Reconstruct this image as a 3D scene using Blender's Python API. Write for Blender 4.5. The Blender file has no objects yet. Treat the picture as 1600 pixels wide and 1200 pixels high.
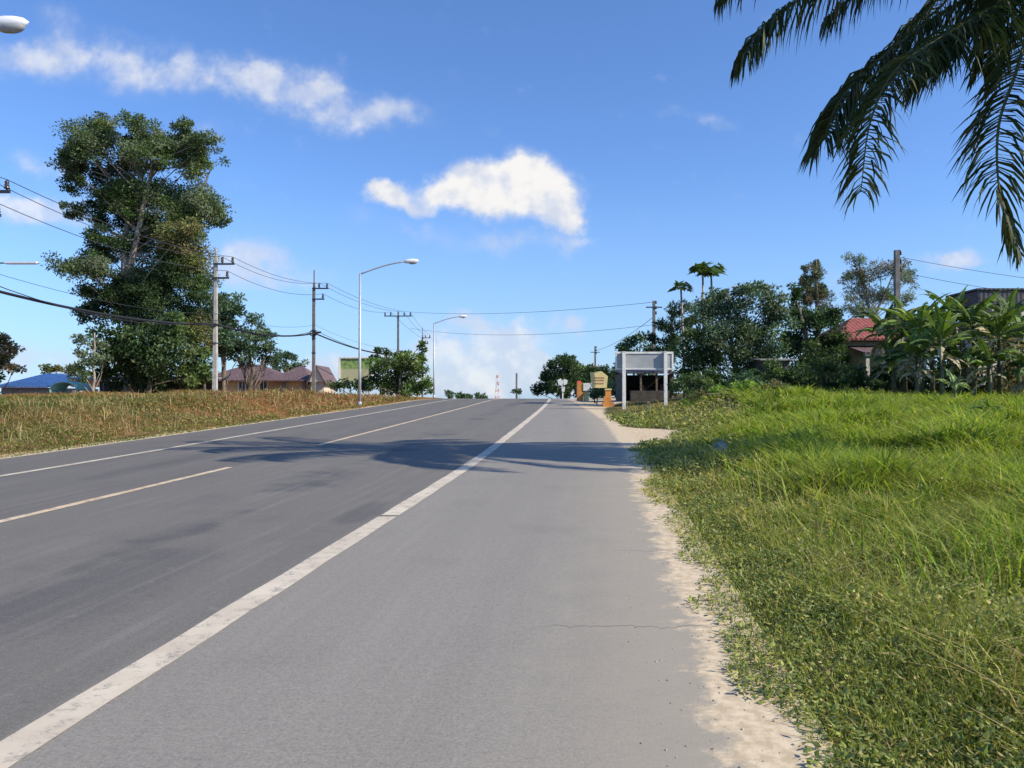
import bpy, math
import numpy as np
from mathutils import Vector
R = np.random.default_rng(7)
rad = math.radians
scene = bpy.context.scene
COL = scene.collection

# ------------------------------------------------------------------ camera
PITCH = rad(1.146); F = 1250.0
CAM = np.array([0, 0, 1.6])
cd = bpy.data.cameras.new('camera'); cam = bpy.data.objects.new('camera', cd); COL.objects.link(cam)
cam.location = CAM; cam.rotation_euler = (rad(90) + PITCH, 0, 0)
cd.sensor_width = 36; cd.lens = 36 * F / 1600; cd.clip_start = 0.05; cd.clip_end = 20000
scene.camera = cam
scene.view_settings.view_transform = 'Standard'
scene.view_settings.look = 'None'
scene.view_settings.exposure = 0.35
scene.view_settings.gamma = 1

def P(px, py, Y):
    a = (px - 800) / F; b = (600 - py) / F
    d = np.array([a, math.cos(PITCH) - b * math.sin(PITCH), math.sin(PITCH) + b * math.cos(PITCH)])
    return CAM + d * (Y / d[1])

# ------------------------------------------------------------------ sun
SUN_EL = rad(36.5); SUN_AZ = rad(-21)          # azimuth of the sun from +X towards -Y
sdir = Vector((math.cos(SUN_EL) * math.cos(SUN_AZ), math.cos(SUN_EL) * math.sin(SUN_AZ), math.sin(SUN_EL)))
ld = bpy.data.lights.new('sun', 'SUN'); ld.energy = 4.9; ld.angle = rad(0.53); ld.color = (1, 0.90, 0.74)
lo = bpy.data.objects.new('sun', ld); COL.objects.link(lo)
lo.rotation_euler = sdir.to_track_quat('Z', 'Y').to_euler(); lo.location = (30, -10, 40)

# ------------------------------------------------------------------ node helper
class NT:
    def __init__(s, nt): s.nt = nt
    def n(s, typ, **kw):
        nd = s.nt.nodes.new(typ)
        for k, v in kw.items(): setattr(nd, k, v)
        return nd
    def put(s, sock, v):
        if v is None: return
        if isinstance(v, bpy.types.NodeSocket): s.nt.links.new(v, sock)
        else: sock.default_value = v
    def m(s, op, a, b=None, c=None, clamp=False):
        nd = s.n('ShaderNodeMath', operation=op, use_clamp=clamp)
        s.put(nd.inputs[0], a); s.put(nd.inputs[1], b); s.put(nd.inputs[2], c)
        return nd.outputs[0]
    def ss(s, v, a, b, lo=0.0, hi=1.0):
        nd = s.n('ShaderNodeMapRange', interpolation_type='SMOOTHSTEP')
        s.put(nd.inputs[0], v); s.put(nd.inputs[1], a); s.put(nd.inputs[2], b); s.put(nd.inputs[3], lo); s.put(nd.inputs[4], hi)
        return nd.outputs[0]
    def mix(s, f, a, b, mode='MIX'):
        nd = s.n('ShaderNodeMix', data_type='RGBA', blend_type=mode)
        s.put(nd.inputs[0], f); s.put(nd.inputs[6], a); s.put(nd.inputs[7], b)
        return nd.outputs[2]
    def noise(s, vec, scale, detail=4, rough=0.55, dim='3D'):
        nd = s.n('ShaderNodeTexNoise', noise_dimensions=dim)
        if vec is not None: s.put(nd.inputs['Vector'], vec)
        nd.inputs['Scale'].default_value = scale; nd.inputs['Detail'].default_value = detail
        nd.inputs['Roughness'].default_value = rough
        return nd.outputs[0]
    def comb(s, x, y, z=0.0):
        nd = s.n('ShaderNodeCombineXYZ'); s.put(nd.inputs[0], x); s.put(nd.inputs[1], y); s.put(nd.inputs[2], z)
        return nd.outputs[0]
    def attr(s, name, out=2):
        return s.n('ShaderNodeAttribute', attribute_name=name).outputs[out]
def c4(c): return (c[0], c[1], c[2], 1)

# ------------------------------------------------------------------ sky with clouds
w = bpy.data.worlds.new('World'); scene.world = w; w.use_nodes = True
nt = w.node_tree; nt.nodes.clear(); T = NT(nt)
sky = T.n('ShaderNodeTexSky', sky_type='NISHITA'); sky.sun_disc = False
sky.sun_elevation = SUN_EL
sky.sun_rotation = math.atan2(sdir.x, sdir.y)
sky.air_density = 1.0; sky.dust_density = 0.35; sky.ozone_density = 2.2; sky.altitude = 0
tc = T.n('ShaderNodeTexCoord'); sp = T.n('ShaderNodeSeparateXYZ'); nt.links.new(tc.outputs['Generated'], sp.inputs[0])
yy = T.m('MAXIMUM', sp.outputs[1], 0.05)
U = T.m('DIVIDE', sp.outputs[0], yy); V = T.m('DIVIDE', sp.outputs[2], yy)
uv = T.comb(U, V, 0.0)
n1 = T.n('ShaderNodeTexNoise'); nt.links.new(uv, n1.inputs['Vector']); n1.inputs['Scale'].default_value = 9; n1.inputs['Detail'].default_value = 6; n1.inputs['Roughness'].default_value = .55
sp1 = T.n('ShaderNodeSeparateColor'); nt.links.new(n1.outputs[1], sp1.inputs[0])
n2 = T.n('ShaderNodeTexNoise'); nt.links.new(uv, n2.inputs['Vector']); n2.inputs['Scale'].default_value = 34; n2.inputs['Detail'].default_value = 4; n2.inputs['Roughness'].default_value = .6
sp2 = T.n('ShaderNodeSeparateColor'); nt.links.new(n2.outputs[1], sp2.inputs[0])
def warp(base, a, b, k1, k2):
    return T.m('ADD', base, T.m('ADD', T.m('MULTIPLY', T.m('SUBTRACT', a, .5), k1), T.m('MULTIPLY', T.m('SUBTRACT', b, .5), k2)))
Uw = warp(U, sp1.outputs[0], sp2.outputs[0], .10, .030)
Vw = warp(V, sp1.outputs[1], sp2.outputs[1], .065, .030)
Uh = warp(U, sp1.outputs[0], sp2.outputs[0], .035, .030)
Vh = warp(V, sp1.outputs[1], sp2.outputs[1], .025, .030)
def blob(cx, cy, rx, ry, wt, tilt=0.0, Uw=Uw, Vw=Vw):
    cu = (cx - 800) / F; cv = (625 - cy) / F
    du = T.m('SUBTRACT', Uw, cu); dv = T.m('SUBTRACT', Vw, cv)
    if tilt: dv = T.m('SUBTRACT', dv, T.m('MULTIPLY', du, tilt))
    a = T.m('MULTIPLY', du, F / rx); b = T.m('MULTIPLY', dv, F / ry)
    d2 = T.m('ADD', T.m('MULTIPLY', a, a), T.m('MULTIPLY', b, b))
    g = T.m('POWER', 2.71828, T.m('MULTIPLY', d2, -1.0))
    return T.m('MULTIPLY', g, wt)
def total(bl, Uw=Uw, Vw=Vw):
    s = None
    for b in bl:
        b = list(b) + [0.0] * (6 - len(b)); x = blob(*b, Uw, Vw); s = x if s is None else T.m('ADD', s, x)
    return s
soft = total([(30, 80, 110, 34, .75, .05), (180, 90, 130, 36, .9, -.1), (300, 112, 90, 30, .8, -.15), (425, 128, 80, 38, 1.1, -.3), (520, 150, 80, 34, 1.15, -.25),
    (620, 168, 70, 22, .7), (90, 20, 90, 26, .35, -.3), (60, 250, 60, 28, .8), (40, 322, 110, 24, 1.6), (400, 412, 90, 36, 1.7, -.25), (320, 205, 40, 16, .5),
    (375, 275, 60, 20, .3), (450, 300, 60, 14, .25, -.4), (555, 332, 28, 18, .5), (1090, 182, 48, 14, .6, -.2), (1045, 118, 16, 12, .4), (1035, 215, 14, 18, .28),
    (770, 512, 90, 16, 1.5, -.1), (690, 545, 110, 16, 1.3, .05), (805, 560, 90, 20, 1.6, -.15), (740, 592, 190, 26, 1.9), (560, 590, 120, 36, .5), (30, 560, 60, 34, .9),
    (105, 562, 40, 26, .85), (480, 575, 60, 24, .8), (892, 507, 24, 16, 1.5), (1490, 402, 55, 17, 1.6), (1290, 470, 60, 36, .6), (940, 600, 120, 34, .5),
    (1560, 470, 140, 20, .4), (790, 380, 170, 26, .35), (1430, 330, 60, 10, .12), (640, 352, 50, 20, .55, -.2), (800, 372, 70, 14, .45), (890, 372, 34, 12, .5), (780, 530, 60, 12, .7), (820, 545, 50, 14, .8, -.3)])
hard = total([(592, 293, 26, 15, .9), (612, 300, 30, 18, .9), (640, 318, 34, 14, .8, -.3), (680, 300, 26, 22, .9), (718, 285, 34, 30, 1.1), (765, 285, 40, 36, 1.2), (815, 268, 38, 30, 1.3), (845, 290, 42, 38, 1.3),
    (875, 318, 34, 34, 1.1), (893, 345, 22, 20, .9), (735, 325, 44, 18, .8, -.35), (800, 310, 50, 24, .9)], Uh, Vh)
fn = T.noise(uv, 20, 6, .54)
softn = T.m('MULTIPLY', soft, T.ss(fn, .28, .72, .35, 1.3))
m_soft = T.m('MULTIPLY', T.ss(softn, .08, 1.3), .70)
m_hard = T.ss(T.m('ADD', hard, T.m('MULTIPLY', T.m('SUBTRACT', fn, .5), 1.3)), .12, 1.12)
mask = T.m('MAXIMUM', m_soft, m_hard)
mask = T.m('MULTIPLY', mask, T.ss(sp.outputs[1], .1, .2))
# darker undersides where the cloud is thin towards its base
def shifted(dx, dy, sc, det):
    return T.noise(T.comb(T.m('ADD', U, dx), T.m('ADD', V, dy), 0.0), sc, det, .55)
relief = T.m('SUBTRACT', shifted(0, 0, 16, 4), shifted(.012, .014, 16, 4))
shade = T.ss(T.m('ADD', T.m('ADD', T.m('ADD', T.m('MULTIPLY', hard, .38), T.m('MULTIPLY', soft, .22)), T.m('MULTIPLY', relief, 3.2)), T.m('MAXIMUM', T.m('MINIMUM', T.m('MULTIPLY', T.m('SUBTRACT', V, .25), 3.0), .15), -.12)), .0, .9)
ccol = T.mix(shade, (.70, .76, .90, 1), (1.0, .985, .97, 1))
# low sky gets a bright pale haze band
hz = T.ss(V, 0.0, 0.30, .50, 0.0)
SKYS = .115
skc = T.mix(1.0, sky.outputs[0], (.74, .98, 1.36, 1), 'MULTIPLY')
bg1 = T.n('ShaderNodeBackground'); nt.links.new(skc, bg1.inputs[0]); bg1.inputs[1].default_value = SKYS
bgh = T.n('ShaderNodeBackground'); bgh.inputs[0].default_value = (.40, .62, .95, 1); bgh.inputs[1].default_value = .74
bg2 = T.n('ShaderNodeBackground'); nt.links.new(ccol, bg2.inputs[0]); bg2.inputs[1].default_value = .74
ms0 = T.n('ShaderNodeMixShader'); nt.links.new(hz, ms0.inputs[0]); nt.links.new(bg1.outputs[0], ms0.inputs[1]); nt.links.new(bgh.outputs[0], ms0.inputs[2])
ms = T.n('ShaderNodeMixShader'); nt.links.new(mask, ms.inputs[0]); nt.links.new(ms0.outputs[0], ms.inputs[1]); nt.links.new(bg2.outputs[0], ms.inputs[2])
wo = T.n('ShaderNodeOutputWorld'); nt.links.new(ms.outputs[0], wo.inputs[0])

# ------------------------------------------------------------------ materials
def newmat(name):
    m = bpy.data.materials.new(name); m.use_nodes = True; nt = m.node_tree; nt.nodes.clear()
    T = NT(nt); b = T.n('ShaderNodeBsdfPrincipled'); o = T.n('ShaderNodeOutputMaterial')
    nt.links.new(b.outputs[0], o.inputs[0]); return m, T, b, o
def mat(name, col, rough=.7, metal=0.0, var=.25, scale=3.0, bump=.0, dirt=None, dscale=1.5):
    m, T, b, o = newmat(name)
    tc = T.n('ShaderNodeTexCoord').outputs['Object']
    n = T.noise(tc, scale, 6, .6)
    lo = tuple(c * (1 - var) for c in col); hi = tuple(min(1, c * (1 + var)) for c in col)
    c = T.mix(T.ss(n, .3, .7), c4(lo), c4(hi))
    if dirt:
        n3 = T.noise(tc, dscale, 7, .7)
        c = T.mix(T.ss(n3, .48, .68, 0, .8), c, c4(dirt))
    T.put(b.inputs['Base Color'], c)
    b.inputs['Roughness'].default_value = rough; b.inputs['Metallic'].default_value = metal
    if bump:
        bp = T.n('ShaderNodeBump'); bp.inputs[0].default_value = bump; bp.inputs[1].default_value = .05
        T.put(bp.inputs['Height'], T.noise(tc, scale * 6, 5, .6)); T.nt.links.new(bp.outputs[0], b.inputs['Normal'])
    return m
def foliage(name, trans=.3, gloss=.5, spec=.25):
    m, T, b, o = newmat(name)
    c = T.attr('col', 0)
    T.put(b.inputs['Base Color'], c); b.inputs['Roughness'].default_value = gloss
    b.inputs['Specular IOR Level'].default_value = spec
    t = T.n('ShaderNodeBsdfTranslucent'); T.put(t.inputs[0], T.mix(1.0, c, (1.15, 1.25, .55, 1), 'MULTIPLY'))
    mx = T.n('ShaderNodeMixShader'); mx.inputs[0].default_value = trans
    T.nt.links.new(b.outputs[0], mx.inputs[1]); T.nt.links.new(t.outputs[0], mx.inputs[2]); T.nt.links.new(mx.outputs[0], o.inputs[0])
    return m
def vcol(name, rough=.7, spec=.3):
    m, T, b, o = newmat(name)
    c = T.attr('col', 0); n = T.noise(T.n('ShaderNodeTexCoord').outputs['Object'], 5, 5, .6)
    T.put(b.inputs['Base Color'], T.mix(1.0, c, T.mix(T.ss(n, .3, .7), (.8, .8, .8, 1), (1.15, 1.15, 1.15, 1)), 'MULTIPLY'))
    b.inputs['Roughness'].default_value = rough; b.inputs['Specular IOR Level'].default_value = spec
    return m
M_LEAF = foliage('leaf'); M_GRASS = foliage('grass_blade', .40, .6, .2); M_PALM = foliage('palm_leaf', .18, .62, .22)
M_BARK = mat('bark', (.17, .135, .10), .9, var=.4, scale=4, bump=.6)
M_PALE_BARK = mat('pale_bark', (.30, .26, .21), .85, var=.35, scale=5, bump=.4)
M_CONC = mat('concrete', (.42, .40, .36), .85, var=.18, scale=2.5, bump=.2, dirt=(.22, .20, .17))
M_DCONC = mat('weathered_concrete', (.16, .15, .14), .9, var=.3, scale=3)
M_STEEL = mat('galvanised_steel', (.42, .44, .45), .5, .35, var=.12, scale=6)
M_DSTEEL = mat('dark_steel', (.05, .05, .055), .5, .3, var=.2)
M_PORC = mat('porcelain', (.05, .035, .03), .25, var=.2)
M_WIRE = mat('wire', (.035, .037, .045), .6, var=.1)
M_BLACK = mat('black_cable', (.012, .013, .016), .6, var=.1)
M_WHITE = mat('white_paint', (.78, .77, .72), .5, var=.06, dirt=(.5, .46, .38), dscale=3)
M_SIGNBACK = mat('sign_back', (.36, .37, .36), .6, 0.0, var=.1, scale=2)
M_LAMPGLASS = mat('lamp_glass', (.32, .33, .34), .2, var=.05)
M_LAMPWHITE = mat('lamp_housing', (.75, .76, .78), .35, var=.05)

# ------------------------------------------------------------------ mesh builder
class M:
    def __init__(s): s.v = []; s.f = []; s.c = []; s.n = 0
    def add(s, v, faces, col=None):
        v = np.asarray(v, float).reshape(-1, 3)
        for f in faces:
            f = np.asarray(f, int); s.f.append(f + s.n)
        s.v.append(v)
        if col is None: col = (.5, .5, .5)
        c = np.asarray(col, float)
        if c.ndim == 1: c = np.tile(c, (len(v), 1))
        s.c.append(c); s.n += len(v)
    def box(s, c, size, col=None, rz=0.0, taper=1.0):
        x, y, z = np.array(size) / 2
        v = np.array([(-x, -y, -z), (x, -y, -z), (x, y, -z), (-x, y, -z), (-x * taper, -y * taper, z), (x * taper, -y * taper, z), (x * taper, y * taper, z), (-x * taper, y * taper, z)])
        if rz:
            ca, sa = math.cos(rz), math.sin(rz); v[:, :2] = v[:, :2] @ np.array([[ca, sa], [-sa, ca]])
        s.add(v + np.array(c), [[(0, 3, 2, 1), (4, 5, 6, 7), (0, 1, 5, 4), (1, 2, 6, 5), (2, 3, 7, 6), (3, 0, 4, 7)]], col)
    def tube(s, pts, r, segs=8, col=None, cap=True):
        pts = np.asarray(pts, float); n = len(pts); r = np.broadcast_to(np.asarray(r, float), (n,))
        t = np.gradient(pts, axis=0); t /= np.linalg.norm(t, axis=1)[:, None] + 1e-9
        ref = np.array([0, 0, 1.]) if abs(t[0, 2]) < .9 else np.array([1., 0, 0])
        a = np.linspace(0, 2 * math.pi, segs, endpoint=False); V = []
        for i in range(n):
            s1 = np.cross(t[i], ref); s1 /= np.linalg.norm(s1) + 1e-9; s2 = np.cross(s1, t[i]); ref = s2
            V.append(pts[i] + r[i] * (np.cos(a)[:, None] * s1 + np.sin(a)[:, None] * s2))
        i, j = np.meshgrid(np.arange(n - 1), np.arange(segs), indexing='ij'); i = i.ravel(); j = j.ravel(); k = (j + 1) % segs
        q = np.stack([i * segs + j, i * segs + k, (i + 1) * segs + k, (i + 1) * segs + j], 1)
        fs = [q]
        if cap: fs += [[tuple(range(segs))[::-1]], [tuple((n - 1) * segs + np.arange(segs))]]
        s.add(np.concatenate(V), fs, col)
    def leaves(s, c, d, sd, L, W, col, droop=0.15):
        # diamond shaped leaves: c base (N,3), d direction, sd side direction
        N = len(c); L = np.broadcast_to(L, (N,))[:, None]; W = np.broadcast_to(W, (N,))[:, None]
        nrm = np.cross(d, sd)
        v = np.stack([c, c + d * L * .45 + sd * W * .5, c + d * L - nrm * L * droop, c + d * L * .45 - sd * W * .5], 1).reshape(-1, 3)
        s.add(v, [np.arange(4 * N).reshape(-1, 4)], np.repeat(np.broadcast_to(col, (N, 3)), 4, 0))
    def build(s, name, material, parent=None, smooth=False, loc=None):
        me = bpy.data.meshes.new(name)
        V = np.concatenate(s.v); C = np.concatenate(s.c)
        me.vertices.add(len(V)); me.vertices.foreach_set('co', V.astype(np.float32).ravel())
        arrs = [np.atleast_2d(f) for f in s.f]
        tot = np.concatenate([np.full(len(f), f.shape[1]) for f in arrs]); idx = np.concatenate([f.ravel() for f in arrs])
        me.loops.add(len(idx)); me.loops.foreach_set('vertex_index', idx.astype(np.int32))
        me.polygons.add(len(tot)); st = np.concatenate([[0], np.cumsum(tot)[:-1]])
        me.polygons.foreach_set('loop_start', st.astype(np.int32)); me.polygons.foreach_set('loop_total', tot.astype(np.int32))
        me.polygons.foreach_set('use_smooth', np.full(len(tot), bool(smooth)))
        me.update(calc_edges=True)
        a = me.attributes.new('col', 'FLOAT_COLOR', 'POINT'); a.data.foreach_set('color', np.concatenate([C, np.ones((len(C), 1))], 1).astype(np.float32).ravel())
        me.materials.append(material)
        o = bpy.data.objects.new(name, me); COL.objects.link(o)
        if parent: o.parent = parent
        if loc is not None: o.location = loc
        return o
def thing(name, label, cat, loc, group=None, rz=0):
    o = bpy.data.objects.new(name, None); COL.objects.link(o); o.location = loc; o.rotation_euler[2] = rz
    o.empty_display_size = .3
    o['label'] = label; o['category'] = cat
    if group: o['group'] = group
    return o
def tag(o, label, cat, group=None, kind=None):
    if label: o['label'] = label
    if cat: o['category'] = cat
    if group: o['group'] = group
    if kind: o['kind'] = kind
    return o
def copy_tree(o, parent=None):
    c = o.copy(); COL.objects.link(c)
    if parent: c.parent = parent
    for ch in list(o.children): copy_tree(ch, c)
    return c
def unit(v): return v / (np.linalg.norm(v, axis=-1, keepdims=True) + 1e-9)
def rdir(n): return unit(R.normal(size=(n, 3)))
_tab = R.random((8, 128, 128))
def vn(x, y, sc, k=0):
    x = np.asarray(x, float) / sc; y = np.asarray(y, float) / sc
    xi = np.floor(x).astype(int); yi = np.floor(y).astype(int); fx = x - xi; fy = y - yi
    fx = fx * fx * (3 - 2 * fx); fy = fy * fy * (3 - 2 * fy); t = _tab[k]
    g = lambda a, b: t[a % 128, b % 128]
    return (g(xi, yi) * (1 - fx) + g(xi + 1, yi) * fx) * (1 - fy) + (g(xi, yi + 1) * (1 - fx) + g(xi + 1, yi + 1) * fx) * fy
def sst(x, a, b):
    t = np.clip((np.asarray(x, float) - a) / (b - a), 0, 1); return t * t * (3 - 2 * t)

# ------------------------------------------------------------------ terrain functions
SL = .028
_CY = np.arange(-200, 80, .5); _CX = np.concatenate([[0], np.cumsum(np.interp(_CY[:-1] + .25, [-200, 11.5, 18.5, 35, 50, 57, 75], [.124, .124, .088, .085, .07, .06, .04]) * .5)])
_CX -= np.interp(0, _CY, _CX)
def cx(Y):
    return np.interp(np.asarray(Y, float), _CY, _CX)
def zr(Y):
    Y = np.asarray(Y, float)
    z = SL * np.clip(Y, -60, 50)
    t = np.clip(Y - 50, 0, 48.3); z = z + SL * t - .0006 * t * t
    z = z - .03 * np.clip(Y - 98.3, 0, 160)
    return z
def asph(Y): return np.interp(Y, [-80, 0, 8, 12, 18, 25, 31, 40, 57, 75], [.5, .5, .42, .3, .36, .3, .2, -.3, -1.1, -1.4])
def sand(Y):
    Y = np.asarray(Y, float)
    b = np.interp(Y, [-80, 0, 3.4, 5.1, 8, 12.5, 17.5, 19, 20.5, 24, 25.6, 31, 40, 48, 57, 75, 90], [.9, .9, .86, .82, .72, .5, .5, .85, 1.6, 2.5, .95, .55, .6, 1.6, 4.5, 1.0, .6])
    return b + (vn(Y, Y * 0, .8, 1) - .5) * .35 + (vn(Y, Y * 0 + 9, .3, 2) - .5) * .14
def gz(X, Y, und=False):
    X = np.asarray(X, float); Y = np.asarray(Y, float); u = X - cx(Y); z = zr(Y)
    hl = .62 * (1 - sst(Y, 40, 62)) * sst(Y, -5, 8) + .12
    z = z + sst(-u, 12.2, 16.2) * hl * (.9 + .25 * (vn(X, Y, 4, 0) - .5)) - sst(-u, 24, 45) * .55
    hr = .42 * sst(Y, 4, 26)
    z = z + sst(u, 1.0 + 0 * Y, 8) * hr + .42 * np.exp(-((X - 10.2) / 3.2) ** 2 - ((Y - 32.5) / 3) ** 2)
    off = sst(np.abs(u), 1, 4)
    z = z + np.where((u < -12.6) | (u > 1.5), (vn(X, Y, 2.2, 3) - .5) * .16 * off, 0)
    z = z - sst(Y, 260, 900) * 2
    if und:
        z = z - np.where((u > -11.75) & (u < asph(Y) + .32), .06, .004)
    return z

# ------------------------------------------------------------------ ground sheet
us = np.unique(np.round(np.concatenate([-np.geomspace(24, 3000, 30), np.arange(-24, -12.4, .6), [-12.3, -12.05, -11.9, -11.7, -11.5], np.arange(-11, -1.5, 1.0), np.arange(-1.6, 1.7, .08), np.arange(1.8, 8, .3), np.arange(8, 30, 1), np.geomspace(30, 3000, 30)]), 3))
ys = np.unique(np.round(np.concatenate([np.arange(-80, 0, 8), np.arange(0, 110, .5), np.arange(110, 300, 8), np.geomspace(300, 6000, 18)]), 3))
Ug, Yg = np.meshgrid(us, ys); Xg = Ug + cx(Yg); Zg = gz(Xg, Yg, True)
def gridfaces(ny, nx):
    i, j = np.meshgrid(np.arange(ny - 1), np.arange(nx - 1), indexing='ij'); a = (i * nx + j).ravel()
    return np.stack([a, a + 1, a + nx + 1, a + nx], 1)
g = M(); dry = np.where(Ug < -12, 1.0, 0.0)
se = Ug - sand(Yg)
g.add(np.stack([Xg, Yg, Zg], -1).reshape(-1, 3), [gridfaces(len(ys), len(us))], np.stack([np.clip(se.ravel() * .1 + .5, 0, 1), dry.ravel(), (sst(Ug, -12.75, -12.2) * (Ug < -11)).ravel()], 1))
m, T, b, o = newmat('soil_and_turf'); tcx = T.n('ShaderNodeTexCoord').outputs['Object']
ca = T.n('ShaderNodeSeparateColor'); T.nt.links.new(T.attr('col', 0), ca.inputs[0])
na = T.noise(tcx, 2.2, 6, .65); nb = T.noise(tcx, 11, 5, .6); nc = T.noise(tcx, .35, 4, .6); nd_ = T.noise(tcx, 70, 3, .7)
e = T.m('ADD', T.m('MULTIPLY', T.m('SUBTRACT', ca.outputs[0], .5), 10), T.m('MULTIPLY', T.m('SUBTRACT', nb, .5), .7))
sandm = T.ss(e, .12, -.12)
leftm = T.m('GREATER_THAN', ca.outputs[1], .5)
turf = T.mix(T.ss(na, .35, .65), (.05, .06, .022, 1), (.11, .095, .045, 1))
soy = T.n('ShaderNodeSeparateXYZ'); T.nt.links.new(tcx, soy.inputs[0])
bank = T.mix(T.m('MULTIPLY', T.ss(nc, .4, .6), T.ss(soy.outputs[1], 34, 24)), T.mix(T.ss(na, .35, .65), (.20, .095, .05, 1), (.34, .17, .09, 1)), (.09, .085, .035, 1))
sandc = T.mix(T.ss(nb, .35, .65), (.45, .36, .235, 1), (.62, .51, .35, 1)); sandc = T.mix(T.ss(nd_, .55, .75, 0, .5), sandc, (.28, .22, .16, 1))
bank = T.mix(T.ss(T.m('ADD', ca.outputs[2], T.m('MULTIPLY', T.m('SUBTRACT', nb, .5), .8)), .3, .7), bank, sandc)
cc = T.mix(leftm, turf, bank); cc = T.mix(T.m('MULTIPLY', sandm, T.m('SUBTRACT', 1.0, leftm)), cc, sandc)
T.put(b.inputs['Base Color'], cc); b.inputs['Roughness'].default_value = .95; b.inputs['Specular IOR Level'].default_value = .1
bp = T.n('ShaderNodeBump'); bp.inputs[0].default_value = .5; bp.inputs[1].default_value = .03; T.put(bp.inputs['Height'], T.m('ADD', nb, T.m('MULTIPLY', nd_, .4))); T.nt.links.new(bp.outputs[0], b.inputs['Normal'])
tag(g.build('ground', m, smooth=True), None, None, kind='structure')

# ------------------------------------------------------------------ road
def ribbon(u0, u1, ysr, z, nu=2, wob=0.0):
    t = np.linspace(0, 1, nu); Yb, Tb = np.meshgrid(ysr, t, indexing='ij')
    a = u0(Yb) if callable(u0) else u0; c = u1(Yb) if callable(u1) else u1
    if wob:
        a = a + (vn(Yb, Yb * 0, .5, 4) - .5) * wob; c = c + (vn(Yb, Yb * 0 + 5, .5, 5) - .5) * wob
    Ub = a + (c - a) * Tb; X = Ub + cx(Yb)
    return np.stack([X, Yb, zr(Yb) + z], -1).reshape(-1, 3), gridfaces(len(ysr), nu), Ub.ravel(), Yb.ravel()
yr = np.unique(np.concatenate([np.arange(-80, 0, 4), np.arange(0, 110, .5), np.arange(110, 400, 4.)]))
def road_like(name, u0, u1, ysr, z, material, nu=2, wob=0.0, kind='structure', asp=True):
    v, f, ub, yb = ribbon(u0, u1, ysr, z, nu, wob); q = M()
    q.add(v, [f], np.stack([ub, yb, ub - asph(yb)], 1)); o = q.build(name, material); o['kind'] = kind; return o
def asphalt_nodes(T):
    ca = T.n('ShaderNodeSeparateColor'); T.nt.links.new(T.attr('col', 0), ca.inputs[0]); u, y, ea = ca.outputs
    along = T.comb(T.m('MULTIPLY', u, 1.0), T.m('MULTIPLY', y, .045)); pos = T.comb(u, y)
    n1 = T.noise(along, 1.6, 6, .6); n2 = T.noise(pos, .8, 5, .6); n3 = T.noise(pos, 60, 4, .75); n4 = T.noise(pos, 95, 2, .7); n5 = T.noise(along, 7, 4, .6)
    lane = T.ss(u, -2.75, -2.45)                       # hard shoulder is paler than the lanes
    base = T.mix(lane, (.146, .137, .119, 1), (.222, .207, .178, 1))
    base = T.mix(T.ss(u, -6.9, -6.6, .9, 0), base, (.120, .113, .100, 1))
    base = T.mix(T.ss(n1, .35, .7, 0, .4), base, T.mix(lane, (.145, .136, .122, 1), (.265, .246, .214, 1)))
    base = T.mix(T.ss(n2, .5, .75, 0, .35), base, T.mix(lane, (.078, .074, .070, 1), (.165, .153, .136, 1)))
    for uc, yc, ru, ry, st in ((-3.9, 6.2, .6, 1.7, .5), (-4.5, 8.2, .3, 1.0, .3), (-2.95, 9.4, .25, .8, .45), (-8.2, 15, .4, 2.5, .35)):
        a_ = T.m('DIVIDE', T.m('SUBTRACT', u, uc), ru); b_ = T.m('DIVIDE', T.m('SUBTRACT', y, yc), ry)
        d_ = T.m('ADD', T.m('ADD', T.m('MULTIPLY', a_, a_), T.m('MULTIPLY', b_, b_)), T.m('MULTIPLY', T.m('SUBTRACT', n2, .5), 4.0))
        base = T.mix(T.ss(d_, 1.3, .1, 0, st), base, (.058, .057, .062, 1))
    # polished wheel tracks
    for c_ in (-3.6, -5.4, -7.7, -9.2):
        k = T.m('ABSOLUTE', T.m('SUBTRACT', u, c_)); base = T.mix(T.ss(k, .5, .1, 0, .28), base, (.15, .14, .125, 1))
    oil = T.ss(T.m('ADD', T.m('ABSOLUTE', T.m('SUBTRACT', u, -4.6)), T.m('MULTIPLY', T.m('SUBTRACT', n2, .5), 2.4)), .55, .0, 0, .6)
    base = T.mix(T.m('MULTIPLY', oil, T.ss(T.noise(pos, .5, 3, .6), .45, .6)), base, (.045, .047, .056, 1))
    base = T.mix(T.ss(n5, .45, .8, 0, .22), base, (.30, .28, .25, 1))
    n6 = T.noise(pos, 22, 4, .7); sp_ = T.noise(pos, 6, 5, .75)
    base = T.mix(T.ss(sp_, .60, .72, 0, .35), base, (.06, .057, .052, 1)); base = T.mix(T.ss(sp_, .40, .30, 0, .25), base, (.33, .30, .26, 1))
    gr = T.m('ADD', .05, T.m('ADD', T.m('MULTIPLY', n3, 1.35), T.m('MULTIPLY', n6, .55))); base = T.mix(1.0, base, T.comb(gr, gr, gr), 'MULTIPLY')
    base = T.mix(T.ss(n4, .62, .70, 0, .5), base, (.34, .33, .31, 1)); base = T.mix(T.ss(n4, .38, .30, 0, .5), base, (.05, .05, .05, 1))
    return u, y, ea, pos, base, n3, n4
m, T, b, o = newmat('asphalt'); u, y, ea, pos, base, n3, n4 = asphalt_nodes(T)
ns = T.noise(pos, 3.0, 7, .72); dust = T.ss(T.m('ADD', ea, T.m('MULTIPLY', T.m('SUBTRACT', ns, .5), 1.1)), -1.3, .05, 0, .75)
dust2 = T.ss(T.m('ADD', ea, T.m('MULTIPLY', T.m('SUBTRACT', ns, .5), .9)), -.06, .1)
sandc = T.mix(T.ss(T.noise(pos, 14, 5, .6), .35, .65), (.45, .36, .235, 1), (.62, .51, .35, 1))
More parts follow.
